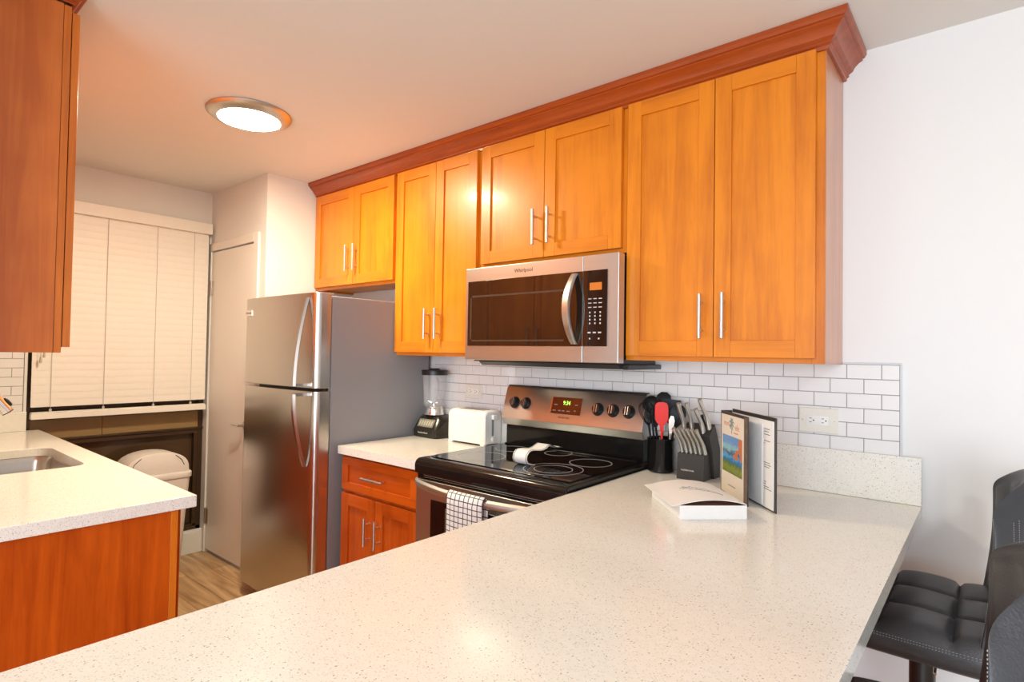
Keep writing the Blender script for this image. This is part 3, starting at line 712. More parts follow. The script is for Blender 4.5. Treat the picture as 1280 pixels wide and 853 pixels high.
rings = []
for k in range(17):
    s_ = k/16; z = 1.432+.288*s_; o_ = .052*math.sin(PI*s_)**.8
    x0_, x1_ = -1.140-.012*math.sin(PI*s_), -1.112-.004*math.sin(PI*s_)
    y = MY-.004-o_; rings.append([(x0_, y, z), (x0_+.004, y-.010, z), (x1_-.004, y-.012, z), (x1_, y-.004, z), (x1_-.002, y+.004, z), (x0_+.004, y+.004, z)])
obj('door_handle', MB().loft(rings), NICK, md, smooth=True)
obj('logo', text_mb('Whirlpool', (-1.40, MY-.0002, 1.758), (1, 0, 0), (0, 0, 1), .025), INK, md)
m = MB(); m.box(-1.60, -1.35, -.24, -.12, 1.3325, 1.3345); obj('filter', m, STH, ub)
# black strip under right cabinet (under-cabinet bracket)
m = MB(); m.box(-.9425, -.915, -.30, -.012, 1.333, 1.352); o = obj('rear_bracket', m, BLK, t, bevel=.002)

# ================================================================== toaster
t = thing('toaster', 'white two-slice toaster on the small counter beside the range', 'toaster', (-1.93, -.10, ZC))
TX0, TX1, TY0, TY1 = -2.066, -1.797, -.168, -.036
def trings(x):
    pts = []; r = .034; z0, z1 = ZC+.010, ZC+.179
    pts += [(TY0+.002, z0), (TY0, z0+.02)]
    for k in range(9): a = PI-k*PI/2/8; pts.append((TY0+r+r*math.cos(a), z1-r+r*math.sin(a)))
    for k in range(9): a = PI/2-k*PI/2/8; pts.append((TY1-r+r*math.cos(a), z1-r+r*math.sin(a)))
    pts += [(TY1, z0+.02), (TY1-.002, z0)]
    return pts
def sc(pts, k): 
    cy, cz = (TY0+TY1)/2, ZC+.09
    return [(cy+(y-cy)*k, cz+(z-cz)*k if z > ZC+.03 else z) for y, z in pts]
m = MB(); P_ = trings(0); m.loft([[(x, y, z) for y, z in sc(P_, k)] for x, k in ((TX0, .90), (TX0+.004, .95), (TX0+.014, .99), (TX0+.026, 1), (TX1-.026, 1), (TX1-.014, .99), (TX1-.004, .95), (TX1, .90))])
bd = obj('body', m, WHT, t, smooth=True)
for x in (TX0+.004, TX1-.034):
    for y in (TY0+.002, TY1-.022): obj('foot', MB().box(x, x+.03, y, y+.02, ZC+.0003, ZC+.012), WHT, t, bevel=.002)
m = MB(); m.box(TX0+.03, TX1-.03, TY0+.012, TY1-.012, ZC+.004, ZC+.0098); obj('crumb_tray', m, BLK, t)
m = MB()
for y in (-.128, -.092): m.box(TX0+.045, TX1-.05, y, y+.020, ZC+.1785, ZC+.1796)
obj('bread_slot', m, BLK, t)
m = MB(); m.box(TX1-.001, TX1+.0006, -.113, -.098, ZC+.05, ZC+.155); obj('lever_slot', m, plain('slot_grey', (.25, .25, .27), .5), bd)
m = MB(); m.rbox(TX1+.001, TX1+.020, -.122, -.089, ZC+.135, ZC+.158, .006); obj('lever', m, WHT, t, bevel=.003)
m = MB(); m.lathe([(.013, TX1-.001), (.013, TX1+.008), (.010, TX1+.011)], (0, -.105, ZC+.032), 20, axis='x'); obj('dial', m, WHT, t, smooth=True)
# ================================================================== blender
t = thing('blender', 'black countertop blender with clear jar beside the refrigerator', 'blender', (-2.255, -.10, ZC))
BXc, BYc = -2.250, -.100
m = MB(); side = [(-.172, ZC+.004), (-.176, ZC+.038), (-.168, ZC+.055), (-.135, ZC+.112), (-.122, ZC+.126), (-.050, ZC+.126), (-.034, ZC+.100), (-.0305, ZC+.004)]
def bs(x, k, dz=0): 
    cy = -.10; return [(x, cy+(y-cy)*k, z if z < ZC+.05 else ZC+.05+(z-ZC-.05)*(1-dz)) for y, z in side]
m.loft([bs(BXc-.092, .93, .35), bs(BXc-.086, .98, .22), bs(BXc-.062, 1, 0), bs(BXc+.062, 1, 0), bs(BXc+.086, .98, .22), bs(BXc+.092, .93, .35)])
bb = obj('base', m, plain('blender_black', (.02, .017, .013), .22), t, smooth=True)
su = Vector((0, .033, .057)).normalized(); sn = Vector((0, -su.z, su.y))
def bp(x, s_, d): return Vector((x, -.168, ZC+.055))+su*s_+sn*d
def bbox(mb, x0, x1, s0, s1, d0, d1):
    vs = [bp(x, s_, d) for d in (d0, d1) for (x, s_) in ((x0, s0), (x1, s0), (x1, s1), (x0, s1))]; mb.loft([[tuple(v) for v in vs[:4]], [tuple(v) for v in vs[4:]]])
m = MB(); bbox(m, BXc-.066, BXc+.060, .004, .052, .0005, .0022); pn = obj('button_panel', m, plain('panel_silver', (.30, .26, .18), .4, metal=.4), t, bevel=.0008)
for k in range(6):
    m = MB(); bbox(m, BXc-.055+k*.019, BXc-.044+k*.019, .012, .042, .0022, .0045)
    obj('button', m, plain('button_white', (.5, .47, .38), .4), pn, bevel=.0008)
obj('logo', text_mb('Hamilton Beach', (BXc-.008, -.1768, ZC+.028), (1, 0, 0), (0, .05, 1), .0125), plain('logo_cream', (.8, .75, .6), .4), bb)
m = MB(); m.lathe([(.058, ZC+.1262), (.056, ZC+.135), (.050, ZC+.165), (.052, ZC+.172)], (BXc, BYc, 0), 32); col = obj('jar_collar', m, CHR, t, smooth=True)
m = MB(); m.lathe([(.046, ZC+.1722), (.056, ZC+.1725), (.060, ZC+.19), (.069, ZC+.34), (.072, ZC+.348), (.069, ZC+.348), (.066, ZC+.34), (.056, ZC+.19), (.046, ZC+.182)], (BXc, BYc, 0), 36, cap=False); jr = obj('jar', m, CLEAR, t, smooth=True)
m = MB(); hx = Vector((.86, -.5, 0)).normalized(); c0 = Vector((BXc, BYc, 0))
m.tube([tuple(c0+hx*(.067)+Vector((0, 0, ZC+.33))), tuple(c0+hx*.092+Vector((0, 0, ZC+.325))), tuple(c0+hx*.104+Vector((0, 0, ZC+.29))), tuple(c0+hx*.098+Vector((0, 0, ZC+.24))), tuple(c0+hx*.062+Vector((0, 0, ZC+.205)))], .0065, 10); obj('jar_handle', m, CLEAR, jr, smooth=True)
m = MB()
for k in range(4):
    a = k*PI/2+.4; m.tube([(BXc, BYc, ZC+.188), (BXc+.022*math.cos(a), BYc+.022*math.sin(a), ZC+.192), (BXc+.036*math.cos(a), BYc+.036*math.sin(a), ZC+.200+.006*(k % 2))], [.005, .004, .001], 6)
m.cyl((BXc, BYc, ZC+.175), (BXc, BYc, ZC+.190), .010); obj('blades', m, CHR, t)
m = MB(); m.lathe([(.073, ZC+.3485), (.074, ZC+.372), (.072, ZC+.377), (.03, ZC+.379), (.028, ZC+.386), (.001, ZC+.386)], (BXc, BYc, 0), 36); obj('lid', m, BLK, t, smooth=True)

# ================================================================== outlets
def outlet(label, x0, x1, z0, z1):
    t = thing('outlet', label, 'electrical outlet', ((x0+x1)/2, -.008, (z0+z1)/2), None)
    m = MB(); m.box(x0, x1, -.0145, -.0083, z0, z1); obj('cover_plate', m, plain('plate_cream', (.80, .76, .67), .35), t, bevel=.0025)
    zc = (z0+z1)/2; xc = (x0+x1)/2 - .003
    m = MB(); m.rbox(xc-.036, xc+.036, -.0165, -.0144, zc-.017, zc+.017, .001); r_ = obj('receptacle', m, WHT, t, bevel=.001)
    for dx in (-.022, .018):
        for dz in (-.007, .007): obj('slot', MB().box(xc+dx-.004, xc+dx+.004, -.0169, -.0164, zc+dz-.001, zc+dz+.001), INK, r_)
        obj('ground_hole', MB().lathe([(.0025, -.0169), (.0025, -.0164)], (xc+dx+.010, 0, zc), 12, axis='y'), INK, r_)
    for x in (x0+.012, x1-.012):
        m = MB(); m.lathe([(.0028, -.0156), (.0028, -.0144)], (x, 0, zc), 12, axis='y'); obj('screw', m, NICK, t)
outlet('cream wall outlet in the tiles at the right, between binder and white wall', -.369, -.241, 1.122, 1.210)
outlet('cream wall outlet in the tiles above the toaster', -2.088, -1.965, 1.138, 1.217)

# ================================================================== crock and utensils
CX, CY = -.872, -.098
t = thing('utensil_crock', 'glossy black ceramic crock holding kitchen utensils beside the range', 'utensil holder', (CX, CY, ZC))
m = MB(); m.lathe([(.047, ZC+.0004), (.053, ZC+.006), (.053, ZC+.128), (.056, ZC+.133), (.056, ZC+.138), (.052, ZC+.140), (.049, ZC+.135), (.048, ZC+.012), (.001, ZC+.010)], (CX, CY, 0), 40); obj('vessel', m, BLKE, t, smooth=True)
def utensil(kind, label, base, top, mat, hmat, shape, fw=Vector((.35, -.94, 0))):
    b = Vector(base); e = Vector(top); d = (e-b).normalized()
    t = thing(kind, label, kind.split('_')[-1], tuple(b))
    sidev = d.cross(fw).normalized(); f = sidev.cross(d).normalized()
    m = MB(); m.tube([b, b+(e-b)*.5, e], [.0055, .005, .0045], 10); obj('handle', m, hmat, t, smooth=True)
    def plate(outline, th, curve=0, off=e):
        rs = []
        for (l, w_) in outline:
            c = off+d*l+f*curve*math.sin(min(1, max(0, l/.09))*PI)
            rs.append([tuple(c-sidev*w_-f*th), tuple(c-sidev*w_*.5-f*th*1.3), tuple(c+sidev*w_*.5-f*th*1.3), tuple(c+sidev*w_-f*th), tuple(c+sidev*w_+f*th), tuple(c-sidev*w_+f*th)])
        return MB().loft(rs)
    if shape == 'spatula':
        m = plate([(-.035, .006), (-.01, .008), (.004, .020), (.016, .0255), (.05, .0265), (.072, .0255), (.082, .020), (.086, .010)], .004)
    elif shape == 'spoon':
        m = plate([(-.01, .006), (.01, .018), (.03, .029), (.055, .032), (.075, .027), (.088, .012)], .002, .012)
    elif shape == 'ladle':
        m = MB(); c = e+f*-.03+d*.02
        rs = []
        for k in range(8):
            a = PI/2*k/7; r_ = .038*math.sin(a)+.0005; h = .030*math.cos(a)
            rs.append([tuple(c+sidev*r_*math.cos(q)+d*r_*math.sin(q)+f*h) for q in [2*PI*i/20 for i in range(20)]])
        m.loft(rs, cap=False)
    elif shape == 'turner':
        m = plate([(-.01, .008), (.005, .030), (.03, .036), (.085, .038), (.09, .036)], .0015)
    elif shape == 'whisk':
        m = MB()
        for k in range(6):
            a = PI*k/6; w_ = sidev*math.cos(a)+f*math.sin(a)
            m.tube([e+w_*.030*math.sin(PI*q/12)**.8*(1 if q <= 12 else 1)*(1)+d*.10*math.sin(PI*q/24) for q in range(0, 13)], .0013, 5)
            m.tube([e-w_*.030*math.sin(PI*q/12)**.8+d*.10*math.sin(PI*q/24) for q in range(0, 13)], .0013, 5)
    elif shape == 'tongs':
        m = plate([(-.01, .004), (.02, .009), (.05, .012), (.07, .006)], .003)
    o = obj({'whisk': 'wires'}.get(shape, 'head'), m, mat, t, smooth=True)
    if shape in ('ladle',): s2 = o.modifiers.new('th', 'SOLIDIFY'); s2.thickness = .002
    return t
NYL = plain('black_nylon', (.009, .009, .010), .5, spec=.3)
z0 = ZC+.016
utensil('red_spatula', 'red silicone spatula standing in the black crock', (CX+.014, CY-.020, z0), (CX+.022, CY-.042, 1.118), RED, RED, 'spatula')
utensil('slotted_spoon', 'large black nylon spoon at the left of the crock, behind the ladle', (CX-.01, CY+.02, z0), (CX-.040, CY+.030, 1.100), NYL, NYL, 'spoon')
utensil('soup_ladle', 'black nylon ladle leaning left out of the crock beside the range panel', (CX-.015, CY-.01, z0), (CX-.034, CY-.020, 1.165), NYL, NYL, 'ladle')
utensil('solid_turner', 'wide black nylon turner at the back of the crock, behind the red spatula', (CX+.012, CY+.028, z0), (CX+.024, CY+.034, 1.120), NYL, NYL, 'turner')
utensil('pasta_server', 'black nylon server with upright head at the very back of the crock', (CX-.005, CY+.01, z0), (CX-.012, CY+.044, 1.150), NYL, NYL, 'spoon')
utensil('wire_whisk', 'whisk with dark wires leaning left among the crock utensils', (CX-.014, CY-.018, z0), (CX-.038, CY-.034, 1.100), NYL, NYL, 'whisk')
utensil('serving_spoon', 'black nylon spoon leaning right in the crock toward the knife block', (CX+.015, CY, z0), (CX+.056, CY+.010, 1.105), NYL, NYL, 'spoon')
utensil('kitchen_tongs', 'slim steel tongs standing in the crock right of the red spatula', (CX+.030, CY-.012, z0), (CX+.050, CY-.020, 1.080), CHR, CHR, 'tongs')

# ================================================================== knife block
KX0, KX1 = -.768, -.655
t = thing('knife_block', 'black wooden knife block full of steel-handled knives beside the crock', 'knife block', (-.71, -.1, ZC))
KB = plain('block_black', (.035, .031, .028), .4)
m = MB(); m.prism([(-.180, ZC+.0004), (-.172, ZC+.098), (-.118, ZC+.106), (-.095, ZC+.0004)], 'x', KX0, KX1-.006); obj('front_tier', m, KB, t, bevel=.0015)
m = MB(); m.prism([(-.094, ZC+.0004), (-.1165, ZC+.110), (-.150, ZC+.172), (-.090, ZC+.212), (-.033, ZC+.11), (-.033, ZC+.0004)], 'x', KX0+.004, KX1+.004); bt = obj('back_tier', m, KB, t, bevel=.0015)
obj('logo', text_mb('FARBERWARE', (-.725, -.1768, ZC+.036), (1, 0, 0), (0, .08, 1), .0085), plain('logo_pale', (.7, .68, .62), .4), t)
KST = plain('knife_steel', (.72, .69, .62), .42, metal=.85)
kd = Vector((0, -.20, .98)).normalized()
def knife(parent_label, base, length, wid, thk, cat='knife', name='kitchen_knife', lean=0.0, group=None, d=None, dark=False):
    b = Vector(base); dv = Vector(d).normalized() if d else kd
    t = thing(name, parent_label, cat, tuple(b), group)
    n_ = dv.cross(Vector((1, 0, 0))).normalized()   # broad direction of handle, in the y-z plane
    rings = []
    for k in range(15):
        s_ = k/14; w_ = wid*(.80+.20*math.cos(s_*5.2)); off = .006*math.sin(s_*PI*1.6)
        c = b+dv*length*s_+n_*off
        rings.append([tuple(c+n_*w_*.5*math.cos(a)+Vector((1, 0, 0))*thk*.5*math.sin(a)) for a in [2*PI*i/12 for i in range(12)]])
    obj('handle', MB().loft(rings), NYL if dark else KST, t, smooth=True)
    bl = [tuple(b-dv*.0+n_*s1*wid*.4+Vector((1, 0, 0))*s2*.0008) for s1, s2 in ((-1, -1), (1, -1), (1, 1), (-1, 1))]
    bl2 = [tuple(Vector(p)-dv*.012) for p in bl]
    obj('blade', MB().loft([bl, bl2]), CHR, t)
    if not dark:
        rs = []
        for k in range(15):
            s_ = k/14; w_ = wid*(.80+.20*math.cos(s_*5.2)); off = .006*math.sin(s_*PI*1.6); c = b+dv*length*s_+n_*(off)
            rs.append([tuple(c+n_*(s1*w_*.52)+Vector((1, 0, 0))*s2*.0009) for s1, s2 in ((-1, -1), (1, -1), (1, 1), (-1, 1))])
        obj('tang', MB().loft(rs), INK, t)
    return t
names = ['leftmost steak knife in the front row of the block', 'second steak knife from the left in the front row of the block', 'third steak knife from the left in the front row of the block', 'third steak knife from the right in the front row of the block', 'second steak knife from the right in the front row of the block', 'rightmost steak knife in the front row of the block']
for k in range(6):
    knife(names[k], (-.757+k*.0182, -.148, ZC+.102), .107, .023, .0130, name='steak_knife', group='steak knives in the front row of the block', d=(-.16, -.40, .90))
for lab, bx, by, bz, L, wd in (('large steel-handled knife, leftmost of the two standing behind the steak knives', -.757, -.128, ZC+.185, .125, .029), ('steel-handled knife standing just right of the leftmost tall knife', -.730, -.118, ZC+.190, .122, .027),
        ('steel-handled knife in the top of the block, nearest the binder and lower', -.680, -.128, ZC+.188, .108, .029), ('tallest steel-handled knife at the top right of the block', -.664, -.108, ZC+.200, .135, .028)):
    knife(lab, (bx, by, bz-.012), L, wd, .016, group='tall knives in the back of the block', d=(-.08, -.28, .95) if bx < -.69 else (-.16, -.34, .93))
knife('black-handled kitchen scissors half hidden between the tall knives', (-.692, -.10, ZC+.195), .055, .03, .012, name='kitchen_scissors', cat='scissors', d=(0, -.28, .95), dark=True)

# ================================================================== standing binder
t = thing('binder', 'guest information binder standing open on the counter with a picture cover', 'binder', (-.48, -.35, ZC))
DK = plain('binder_dark', (.045, .035, .032), .4)
P0, P1, Q0, P2 = Vector((-.570, -.248, 0)), Vector((-.421, -.428, 0)), Vector((-.540, -.222, 0)), Vector((-.330, -.452, 0))
zb, zt = ZC+.0004, 1.199
def panel(mb, a, b, th, z0, z1, side=1, o0=0.0, o1=None, lift=0.0):
    d = (b-a); L = d.length; d = d/L; n_ = Vector((d.y, -d.x, 0))*side; o1 = L if o1 is None else o1
    pts = [a+d*o0+n_*lift, a+d*o1+n_*lift, a+d*o1+n_*(lift+th), a+d*o0+n_*(lift+th)]
    mb.loft([[(p.x, p.y, z0) for p in pts], [(p.x, p.y, z1) for p in pts]]); return d, n_, L
# side=+1 -> normal (d.y,-d.x): for P0->P1 d=(.64,-.77): n=(-.77,-.64) faces the camera's left
m = MB(); d, nA, LA = panel(m, P0, P1, .004, zb, zt, 1, lift=-.004); cv = obj('front_cover', m, DK, t, bevel=.001)
m = MB(); panel(m, P0, P1, .0008, zb+.004, zt-.010, 1, .006, LA-.030, lift=.0002); obj('cover_sheet', m, CREAM, cv, label='cream printed cover sheet')
m = MB(); panel(m, P0, P1, .001, zb+.002, zt-.004, 1, LA-.028, LA-.002, lift=.0002); obj('cloth_strip', m, plain('strip_brown', (.16, .11, .08), .35, var=.4, bscale=40), cv, label='brown strip along the cover edge')
def quad_uv(a, dvec, x0, x1, z0, z1, n_, lift, mat, name, parent):
    m = MB(); uv = m.bm.loops.layers.uv.new('uv')
    ps = [a+dvec*x0+n_*lift, a+dvec*x1+n_*lift]; co = [(ps[0].x, ps[0].y, z0), (ps[1].x, ps[1].y, z0), (ps[1].x, ps[1].y, z1), (ps[0].x, ps[0].y, z1)]
    v = [m.bm.verts.new(c) for c in co]; f = m.bm.faces.new(v)
    for l, q in zip(f.loops, ((0, 0), (1, 0), (1, 1), (0, 1))): l[uv].uv = q
    o = obj(name, m, mat, parent); s_ = o.modifiers.new('t', 'SOLIDIFY'); s_.thickness = .0004; s_.offset = 1; return o
quad_uv(P0, d, .020, LA-.042, ZC+.078, ZC+.205, nA, .0016, PRT, 'picture', cv)
mid = P0+d*((LA-.03)/2)+nA*.0012
def tx(body, p, z, size, mat, name, sq=1): obj(name, text_mb(body, (p.x, p.y, z), d, (0, 0, 1), size, squeeze=sq), mat, cv)
tx('mon', mid-d*.045, 1.160, .028, CORAL, 'title_left'); tx('ele', mid+d*.048, 1.152, .030, CORAL, 'title_right')
m = MB(); panel(m, P0, P1, .0004, 1.131, 1.135, 1, LA/2+.004, LA/2+.040, lift=.0011); obj('subtitle_line', m, CORAL, cv)
m = MB(); b = mid+nA*.0002
m.tube([(b.x, b.y, 1.128), (b.x+d.x*.002, b.y+d.y*.002, 1.160)], .0014, 6)
for a in (-2.6, -2.1, -1.2, -.5, .2, 1.0, 2.0, 2.8):
    q = b+d*(.024*math.cos(a)); m.tube([(b.x, b.y, 1.160), ((b.x+q.x)/2, (b.y+q.y)/2, 1.160+.016*math.sin(a)+.006), (q.x, q.y, 1.160+.020*math.sin(a))], [.0018, .0026, .0006], 5)
obj('palm_emblem', m, TEALI, cv)
m = MB(); panel(m, P0, P1, .0004, ZC+.034, ZC+.038, 1, LA/2-.045, LA/2+.020, lift=.0011); obj('footer_line', m, GRY, cv)
m = MB(); panel(m, Q0, P2, .004, zb, zt+.006, 1, lift=-.004); bc = obj('back_cover', m, DK, t, bevel=.001)
dB = (P2-Q0).normalized(); nB = Vector((dB.y, -dB.x, 0)); LB = (P2-Q0).length
m = MB(); panel(m, P0, Q0, .004, zb, zt, -1); obj('spine', m, DK, t, bevel=.001)
m = MB(); panel(m, Q0, P2, .003, zb+.006, zt-.006, 1, .012, LB-.010, lift=.0005); pg = obj('page_stack', m, PAPER, t, label='white pages inside the binder')
m = MB(); panel(m, Q0, P2, .002, zb+.010, zt-.020, 1, .02, LB-.075, lift=.0045); obj('loose_page', m, PAPER, t)
m = MB()
for z, w_ in ((1.165, .035), (1.157, .03), (1.148, .036), (1.128, .036), (1.120, .004), (1.060, .036), (1.053, .042), (1.046, .034), (1.000, .014), (.993, .012), (.985, .03), (.978, .046)):
    panel(m, Q0, P2, .0005, z, z+.0016, 1, LB-.066, LB-.066+w_, lift=.0038)
obj('text_line', m, INK, pg)
# ================================================================== white box with lifted cover
A, B = Vector((-.522, -.712, 0)), Vector((-.376, -.574, 0)); e1 = (B-A).normalized(); e2 = Vector((-e1.y, e1.x, 0)); Lx, Ly = (B-A).length, .265
t = thing('booklet_box', 'white flat box with a bulging printed cover lying in front of the binder', 'box', tuple((A+B)/2+e2*.1+Vector((0, 0, ZC))))
def q3(u_, v_, z): p = A+e1*u_+e2*v_; return (p.x, p.y, z)
def qbox(mb, u0, u1, v0, v1, z0, z1): mb.loft([[q3(u0, v0, z0), q3(u1, v0, z0), q3(u1, v1, z0), q3(u0, v1, z0)], [q3(u0, v0, z1), q3(u1, v0, z1), q3(u1, v1, z1), q3(u0, v1, z1)]])
m = MB(); qbox(m, 0, Lx, 0, .0025, ZC+.0004, ZC+.041); qbox(m, 0, Lx, Ly-.0025, Ly, ZC+.0004, ZC+.041); qbox(m, 0, .0025, .0025, Ly-.0025, ZC+.0004, ZC+.041); qbox(m, Lx-.0025, Lx, .0025, Ly-.0025, ZC+.0004, ZC+.041); qbox(m, .0025, Lx-.0025, .0025, Ly-.0025, ZC+.0004, ZC+.003)
obj('tray', m, PAPER, t, bevel=.0008)
m = MB(); qbox(m, .004, Lx-.004, .004, Ly-.004, ZC+.004, ZC+.038); obj('inner_stack', m, plain('kraft_brown', (.32, .16, .09), .7), t)
m = MB(); rs = []; K = 20
for k in range(K+1):
    s_ = k/K; u_ = -.026+(Lx+.025)*s_; z = ZC+.0425+.014*math.sin(PI*min(1, max(0, (s_-.12)/.88)))**.8 - .003*max(0, .12-s_)*8
    skew = 0
    rs.append([q3(u_, -.001, z), q3(u_, Ly*.5, z+.003*math.sin(PI*s_)), q3(u_, Ly+.002, z), q3(u_, Ly+.002, z+.0016), q3(u_, Ly*.5, z+.0046), q3(u_, -.001, z+.0016)])
m.loft(rs); cvr = obj('lifted_cover', m, PAPER, t, smooth=True, label='bulging white printed cover')
m = MB()
for (u0, v0, u1, v1, u2, v2) in ((.055, .13, .085, .15, .10, .125), (.06, .15, .075, .12, .11, .11), (.075, .125, .115, .10, .15, .075), (.09, .14, .12, .12, .13, .10), (.11, .10, .14, .09, .155, .06), (.05, .14, .065, .155, .08, .14)):
    def zz(u_): s_ = (u_+.026)/(Lx+.025); return ZC+.0425+.014*math.sin(PI*(s_-.12)/.88)**.8+.0032+.003*math.sin(PI*s_)*.7
    m.tube([q3(u0, v0, zz(u0)), q3(u1, v1, zz(u1)), q3(u2, v2, zz(u2))], .0011, 5)
obj('emblem', m, GRY, cvr)

# ================================================================== trash can
t = thing('trash_can', 'white plastic swing-top trash can on the floor by the window', 'trash can', (-3.84, -.99, 0))
bx0, bx1, by0, by1 = -3.965, -3.735, -1.195, -.795
def rr(x0, x1, y0, y1, r, z): return [(p[0], p[1], z) for p in rrect(x0, x1, y0, y1, r, 6)]
m = MB(); m.loft([rr(bx0+.035, bx1-.03, by0+.06, by1-.055, .03, .001), rr(bx0+.035-.004, bx1-.03+.004, by0+.056, by1-.051, .032, .012), rr(bx0+.008, bx1-.008, by0+.010, by1-.010, .035, .575)]); obj('bin', m, BINW, t, smooth=True)
m = MB(); m.loft([rr(bx0+.002, bx1-.002, by0+.003, by1-.003, .035, .5755), rr(bx0, bx1, by0, by1, .04, .580), rr(bx0, bx1, by0, by1, .04, .605), rr(bx0+.006, bx1-.006, by0+.006, by1-.006, .04, .612)]); rim = obj('rim', m, BINW, t, smooth=True)
m = MB(); rs = []
arc = []
for k in range(21):
    a = PI*k/20; arc.append(((by0+by1)/2-(.190)*math.cos(a)*(1)*.94, .6125+.132*math.sin(a)**.62))
for x, kk in ((bx0+.010, .93), (bx0+.014, .985), (bx0+.03, 1), (bx1-.03, 1), (bx1-.014, .985), (bx1-.010, .93)):
    rs.append([(x, (by0+by1)/2+(y-(by0+by1)/2)*kk, .6125+(z-.6125)*kk) for y, z in arc])
m.loft(rs); obj('swing_lid', m, BINW, t, smooth=True)
m = MB()
for s_ in (-1, 1):
    m.tube([(bx1-.0096, (by0+by1)/2+s_*.095, .722), (bx1-.0096, (by0+by1)/2+s_*.130, .690), (bx1-.0096, (by0+by1)/2+s_*.146, .655)], .0022, 6)
obj('lid_gap', m, INK, rim)

# ================================================================== window blind
t = thing('window_blind', 'closed white horizontal slat blind lowered over the window', 'blind', (XW+.04, -1.1, 2.2))
bY0, bY1 = -1.578, -.648
m = MB(); m.box(XW+.004, XW+.060, -1.62, YC-.016, 2.178, 2.252); obj('valance', m, BLIND, t, bevel=.003)
m = MB(); n = 27; zt_, zb_ = 2.172, 1.048; pitch_ = (zt_-zb_)/n
for k in range(n):
    z = zb_+k*pitch_; x = XW+.030
    pr_ = [(x+.0035, z-.004), (x+.004, z+pitch_*.45), (x+.0005, z+pitch_+.006), (x-.0015, z+pitch_+.006), (x+.002, z+pitch_*.45), (x+.0015, z-.004)]
    m.loft([[(a, bY0, b) for a, b in pr_], [(a, bY1, b) for a, b in pr_]])
obj('slats', m, BLIND, t, smooth=True)
m = MB(); m.box(XW+.008, XW+.056, bY0, bY1, .976, 1.010); m.box(XW+.012, XW+.050, bY0+.002, bY1-.002, 1.010, 1.016); obj('bottom_rail', m, BLIND, t, bevel=.003)
for y in (-1.49, -1.235, -.965, -.742):
    m = MB(); m.cyl((XW+.040, y, 1.015), (XW+.040, y, 2.178), .0013, 6)
    m.box(XW+.036, XW+.043, y-.006, y+.006, 1.016, 1.032); obj('ladder_cord', m, plain('cord_grey', (.55, .52, .48), .8), t)
m = MB(); m.cyl((XW+.062, -1.548, 2.2), (XW+.064, -1.545, 1.33), .0012, 6); m.cyl((XW+.064, -1.535, 2.2), (XW+.066, -1.53, 1.36), .0012, 6); 
lc = obj('lift_cord', m, plain('cord_grey', (.55, .52, .48), .8), t)
for y, z in ((-1.545, 1.30), (-1.53, 1.33)):
    m = MB(); m.lathe([(.002, z+.034), (.005, z+.025), (.007, z), (.004, z-.004)], (XW+.065, y, 0), 12); obj('tassel', m, plain('tassel_beige', (.6, .52, .42), .5), lc, smooth=True)

# ================================================================== ceiling lamp, and a fill lamp added out of view
def flush_lamp(name, label, c, r, dm):
    t = thing(name, label, 'ceiling light', (c[0], c[1], H))
    m = MB(); z = H-.001
    m.lathe([(r*.98, z), (r, z-.005), (r*.985, z-.010), (r*.90, z-.021), (r*.78, z-.029), (r*.73, z-.030), (r*.71, z-.020)], (c[0], c[1], 0), 64, cap=True); obj('rim', m, NICK, t, smooth=True)
    m = MB(); m.lathe([(r*.715, z-.0265), (r*.68, z-.031), (r*.5, z-.034), (r*.25, z-.036), (.001, z-.037)], (c[0], c[1], 0), 48, cap=False); obj('diffuser', m, dm, t, smooth=True)
flush_lamp('ceiling_light', 'round flush ceiling light with brushed nickel rim glowing over the kitchen', (-2.44, -1.10), .182, DLAMP)
flush_lamp('added_fill_light', 'round fill light added on the ceiling behind the viewpoint', (1.3, -3.1), .20, DFILL)

